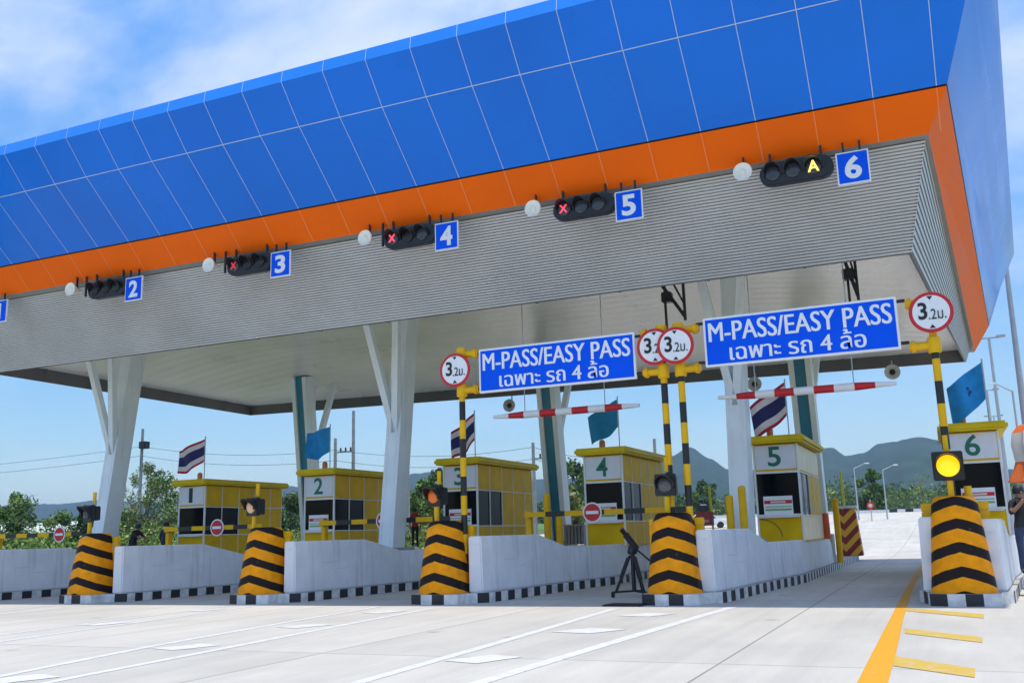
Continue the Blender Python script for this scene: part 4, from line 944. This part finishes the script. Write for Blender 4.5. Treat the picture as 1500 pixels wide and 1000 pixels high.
# ---------------------------------------------------------------- far kerb, car, plants, hills
mb = MB(); k = 0
for a in range(0, 60):
    x = -44+a*1.0; mb.cur = a % 2 if x > -9 else 0; mb.box(x, x+1, 140, 140.5, gz(140)-.1, gz(140)+.4)
tag(mb.build('far_kerb', [KW, KB]), kind='structure')
t = thing('pickup_truck', (tx(1036)*100, 100, gz(100)), 'small white car parked far behind seen left of the bollards', 'car', rz=R(15))
CARW = mat('car_white', (.75, .76, .78), .3, .05)
prof = [(-2.1, .35), (2.1, .35), (2.15, .75), (1.1, .95), (.6, 1.45), (-1.0, 1.5), (-1.7, 1.0), (-2.15, .9)]
mb = MB(); mb.loft([[(x, -.82, z) for x, z in prof], [(x, .82, z) for x, z in prof]]); mb.build('body', CARW, t, bevel=.06)
mb = MB(); g_ = [(-1.45, 1.0), (.95, 1.0), (.55, 1.38), (-.95, 1.42)]; mb.loft([[(x, -.83, z) for x, z in g_], [(x, .83, z) for x, z in g_]]); mb.build('window', GLASS, t)
for x in (-1.3, 1.35):
    for y in (-.84, .64): mb = MB(); mb.tube((x, y, .33), (x, y+.2, .33), .33, n=16); mb.build('wheel', RUB, t)
t = thing('road_sign', (tx(1278)*105, 105, gz(105)), 'round red and white road sign in front of the far trees', 'road sign')
mb = MB(); mb.tube((0, 0, 0), (0, 0, 2.2), .05); mb.build('post', STEEL, t)
mb = MB(); mb.lathe([(.36, -.02), (.36, .02)], (0, -.06, 1.6), 'y', 24); s = mb.build('sign_disc', SRED, t)
mb = MB(); mb.lathe([(.2, 0), (.2, .03)], (0, -.07, 1.6), 'y', 24); mb.build('sign_face', mat('faded_white', (.6, .5, .48), .5, .1), s)

def leafmat(name, c, v=.5):
    m = mat(name, c, .6, v, .6, coord='Object'); return m
LG = [leafmat('leaf_dark', (.035, .08, .014)), leafmat('leaf_mid', (.085, .16, .022)), leafmat('leaf_light', (.17, .25, .035)), leafmat('leaf_dry', (.19, .21, .07))]
BARK = mat('bark', (.16, .13, .10), .9, .3, 4)
def leaf(mb, p, s):
    a = Vector((random.gauss(0, 1), random.gauss(0, 1), random.gauss(0, .8))).normalized(); b = a.orthogonal().normalized(); b = Matrix.Rotation(random.random()*6.28, 3, a) @ b; c = a.cross(b)
    mb.add([p-b*s, p+c*s*.45, p+b*s, p-c*s*.45], [(0, 1, 2, 3)])
def tree(name, x, y, h, wd, label, mats, dens=1.0, trunk=.3, kind='round', gap=.35, ls=.16, group=None, seed=1):
    random.seed(seed); z = gz(y)
    t = thing(name, (x, y, z), label, 'tree', group)
    mb = MB(); top = Vector((random.uniform(-.3, .3), 0, h*.8)); mb.tube((0, 0, -.1), top*trunk/.8*1.0+Vector((0, 0, 0)), h*.022+.03, h*.016+.02, 8); tips = []
    b0 = top*trunk/.8
    for k in range(9):
        a = 2*math.pi*k/9+random.random(); rr = wd*.5*random.uniform(.45, .85); zz = h*random.uniform(trunk+.12, .92)
        e = Vector((rr*math.cos(a), rr*math.sin(a), zz)); mb.tube(b0+Vector((0, 0, random.uniform(0, h*.1))), e, h*.010+.015, .012, 6); tips.append(e)
    tips.append(Vector((0, 0, h*.93))); mb.tube(b0, (0, 0, h*.95), h*.014+.02, .015, 6)
    mb.build('trunk', BARK, t)
    mb = MB(); cl = []
    for k in range(int(26*(1 if kind == 'round' else 1.3))):
        if k < len(tips): p = tips[k]
        else:
            a = random.random()*6.28; v = random.random(); zz = h*(trunk*.8+(1-trunk*.8)*v)
            env = math.sin(math.pi*min(1, .18+.82*v))**.7 if kind != 'cone' else (1-v)*.95+.05
            rr = wd*.5*env*math.sqrt(random.random()); p = Vector((rr*math.cos(a), rr*math.sin(a), zz*.97))
        cl.append((p, random.uniform(.09, .17)*wd*(1.15 if kind != 'airy' else .8), random.choices(range(len(mats)), weights=[3, 3, 2, 1][:len(mats)])[0]))
    for p, r, mi in cl:
        mb.cur = mi
        for q in range(int(130*dens)):
            d = Vector((random.gauss(0, 1), random.gauss(0, 1), random.gauss(0, .75))).normalized()*r*random.random()**.45
            if random.random() < .25: mb.cur = random.randrange(len(mats))
            else: mb.cur = mi
            leaf(mb, p+d, ls*random.uniform(.6, 1.3))
    mb.build('crown', mats, t)
    return t
G1 = 'trees behind the booths'
tree('tree', tx(18)*62, 62, 6.2, 4.6, 'dense dark pointed tree at the left edge', LG[:3], 1.3, .15, 'cone', ls=.13, seed=3, group=G1)
tree('tree', tx(2)*55, 55, 4.6, 4.5, 'round dark bush like tree at the far left edge', LG[:3], 1.2, .1, ls=.13, seed=4, group=G1)
tree('tree', tx(88)*55, 55, 4.0, 4.4, 'low dark round tree left of the leftmost striped block', LG[:3], 1.3, .1, ls=.12, seed=5, group=G1)
tree('tree', tx(120)*48, 48, 4.2, 1.8, 'narrow dark shrub tree just left of the front column', LG[:2], 1.1, .1, ls=.12, seed=6, group=G1)
tree('tree', tx(212)*64, 64, 8.2, 5.8, 'tall airy olive tree behind the utility pole left of booth 1', [LG[1], LG[3], LG[2]], 1.0, .3, 'airy', ls=.11, seed=11, group=G1)
tree('tree', tx(240)*58, 58, 6.6, 6.2, 'broad leafy tree directly left of booth 1', [LG[1], LG[2], LG[3]], 1.5, .2, 'round', ls=.12, seed=12, group=G1)
tree('tree', tx(181)*58, 58, 4.0, 3.8, 'bright bushy tree at the foot of the utility pole', [LG[2], LG[1]], 1.0, .1, ls=.12, seed=13, group=G1)
tree('tree', tx(430)*75, 75, 5.0, 6.0, 'dark bushy tree between booths 1 and 2', [LG[0], LG[1], LG[3]], 1.1, .15, ls=.2, seed=14, group=G1)
tree('tree', tx(620)*80, 80, 6.0, 5.0, 'round headed tree left of booth 3 behind the orange lamp', [LG[1], LG[3], LG[0]], 1.0, .25, ls=.22, seed=15, group=G1)
tree('tree', tx(645)*90, 90, 7.6, 3.8, 'taller thin tree at the left corner of booth 3 roof', [LG[0], LG[1]], .8, .3, ls=.22, seed=16, group=G1)
tree('tree', tx(600)*62, 62, 4.6, 4.0, 'low bushy tree behind the person in red', [LG[1], LG[2], LG[3]], 1.1, .1, ls=.18, seed=17, group=G1)
tree('tree', tx(842)*85, 85, 7.0, 5.5, 'dark tree left of booth 4', [LG[0], LG[1]], 1.1, .2, ls=.22, seed=18, group=G1)
tree('palm_tree', tx(838)*60, 60, 4.4, 3.0, 'low pale leafed tree at the left side of booth 4', [LG[2], LG[3]], .8, .2, ls=.22, seed=19, group=G1)
tree('tree', tx(1032)*150, 150, 5.6, 5.0, 'dark tree right of the two striped poles', LG[:2], 1, .2, ls=.3, seed=20, group=G1)
tree('tree', tx(1283)*165, 165, 6.6, 4.5, 'tall dark pointed tree in the far tree line', LG[:2], 1, .1, 'cone', ls=.4, seed=21, group=G1)
# far wood as one mass
random.seed(5); mb = MB()
for q in range(420):
    px = random.uniform(-80, 1500); y = random.uniform(170, 260)
    if px > 1240 and px < 1390 and random.random() < .1: continue
    x = tx(px)*y; h = random.uniform(3.8, 6.4); wd = random.uniform(4, 9)
    for c in range(5):
        p = Vector((x+random.gauss(0, wd*.28), y+random.gauss(0, 3), gz(y)+h*random.uniform(.25, .9))); mi = random.choices((0, 1, 2, 3), (6, 4, .4, 1))[0]; r = random.uniform(1.2, 2.3)
        for l_ in range(44):
            mb.cur = mi if random.random() < .8 else random.randrange(4)
            d = Vector((random.gauss(0, 1), random.gauss(0, 1), random.gauss(0, .9))).normalized()*r*random.random()**.4; leaf(mb, p+d, random.uniform(.2, .45))
tag(mb.build('far_wood', LG), 'dark wood far behind the plaza', kind='stuff')
# bright undergrowth along the left side of the plaza
random.seed(8); mb = MB()
for q in range(2600):
    px = random.uniform(-60, 720); y = 47+73*random.random()**1.6; x = tx(px)*y
    if x > -42 and y < 62 and px > 300: pass
    h = random.uniform(.9, 3.0)*(1 if px < 300 else .75)*(1 if y < 75 else .6); mi = random.choices((1, 2, 3), (3, 5, 1))[0]
    for l_ in range(40):
        mb.cur = mi if random.random() < .8 else random.randrange(4)
        p = Vector((x+random.gauss(0, .8), y+random.gauss(0, .8), gz(y)+h*random.random()**.8)); leaf(mb, p, random.uniform(.07, .2))
LU = [LG[0], leafmat('weed_mid', (.13, .21, .03)), leafmat('weed_light', (.22, .32, .04)), LG[3]]
tag(mb.build('undergrowth', LU), 'bright green undergrowth behind the left islands', kind='stuff')
# pale field and glasshouse roofs behind the bushes
t = thing('greenhouse', (tx(62)*120, 120, gz(120)), 'long pale rounded greenhouse behind the bushes at the left', 'greenhouse')
mb = MB(); rs = []
for k in range(17): a = R(180*k/16); rs.append([(-14+28*q/8, -3.5*math.cos(a), 2.6*math.sin(a)+.8) for q in range(9)])
mb.loft(rs, cap=False, closed=False); mb.build('film_roof', mat('greenhouse_film', (.62, .68, .55), .5, .12, 1), t, smooth=True)
for sx in (-14, 14):
    mb = MB(); mb.add([(sx, -3.5*math.cos(R(180*k/16)), 2.6*math.sin(R(180*k/16))+.8) for k in range(17)]+[(sx, 3.5, 0), (sx, -3.5, 0)], [tuple(range(19))]); mb.build('end_wall', WHT, t)
t = thing('shed', (tx(515)*130, 130, gz(130)), 'low pale shed at the foot of the hills behind booth 2', 'shed')
mb = MB(); mb.box(-5, 5, -3, 3, 0, 3); mb.build('wall', WHT, t)
mb = MB(); mb.loft([[(-5.3, -3.4, 3), (-5.3, 3.4, 3), (-5.3, 0, 4.3)], [(5.3, -3.4, 3), (5.3, 3.4, 3), (5.3, 0, 4.3)]]); mb.build('roof', ROOF, t)

# hills
def hills():
    ridge = [(-2300, 40), (-1586, 55), (-1300, 62), (-1232, 66), (-1150, 63), (-1084, 65), (-971, 59), (-889, 60), (-758, 70), (-737, 68), (-656, 62), (-600, 66), (-575, 76), (-533, 78), (-489, 67), (-421, 62), (-364, 61), (-300, 60), (-286, 62), (-259, 79), (-240, 87), (-219, 74), (-202, 62), (-178, 59), (-136, 70), (-99, 78), (-84, 69), (-70, 70), (-52, 79), (-17, 82.5), (9, 77), (37, 62), (55, 48), (90, 38), (170, 18), (400, 6)]
    def hz_(x):
        for (a, b), (c, d) in zip(ridge, ridge[1:]):
            if a <= x <= c: u = (x-a)/(c-a); u = u*u*(3-2*u); return b+(d-b)*u
        return 5
    from mathutils import noise
    mb = MB(); xs = [-2300+i*4.5 for i in range(601)]; D = 1.5
    vs = []; rows = [-.42, -.34, -.26, -.19, -.13, -.08, -.04, -.015, 0, .05, .15, .3]
    for r in rows:
        for x in xs:
            u = 1-abs(r)/.42 if r < 0 else 1-r/.3; f = u**.75 if r < 0 else u
            h = hz_(x)-1.5
            s = 1+r; nz = noise.noise(Vector((x*.02, r*9, 0)))*.22+noise.noise(Vector((x*.06, r*22, 3)))*.08
            z = h*(f*(1+nz*(1-f)*2.2)) + ((noise.noise(Vector((x*.09, r*60, 1)))*1.6+noise.noise(Vector((x*.31, r*90, 5)))*1.2) if f > .2 else 0)
            zz = 1.5+z*D*(s if False else 1)
            vs.append((x*D*s, 1000*D*s, max(-8 if abs(r) > .41 or r > .29 else 0, zz if r <= 0 else zz)))
    n = len(xs)
    mb.add(vs, [(j*n+i, j*n+i+1, (j+1)*n+i+1, (j+1)*n+i) for j in range(len(rows)-1) for i in range(n-1)])
    m = mat('forested_hill', (.014, .042, .018), .9, .65, .035, 1.0, .1, detail=10)
    tag(mb.build('hills', m, smooth=True), kind='structure')
hills()

# haze in the air
mb = MB(); mb.box(-6500, 6500, -450, 6100, -12, 190)
hz = mb.build('haze', bpy.data.materials.new('haze_air')); tag(hz, kind='stuff')
m = hz.data.materials[0]; m.use_nodes = True; n = m.node_tree.nodes; n.clear()
o_ = n.new('ShaderNodeOutputMaterial'); v_ = n.new('ShaderNodeVolumePrincipled'); v_.inputs['Color'].default_value = (.40, .64, 1, 1); v_.inputs['Density'].default_value = .00019; v_.inputs['Anisotropy'].default_value = .1
m.node_tree.links.new(v_.outputs[0], o_.inputs['Volume'])
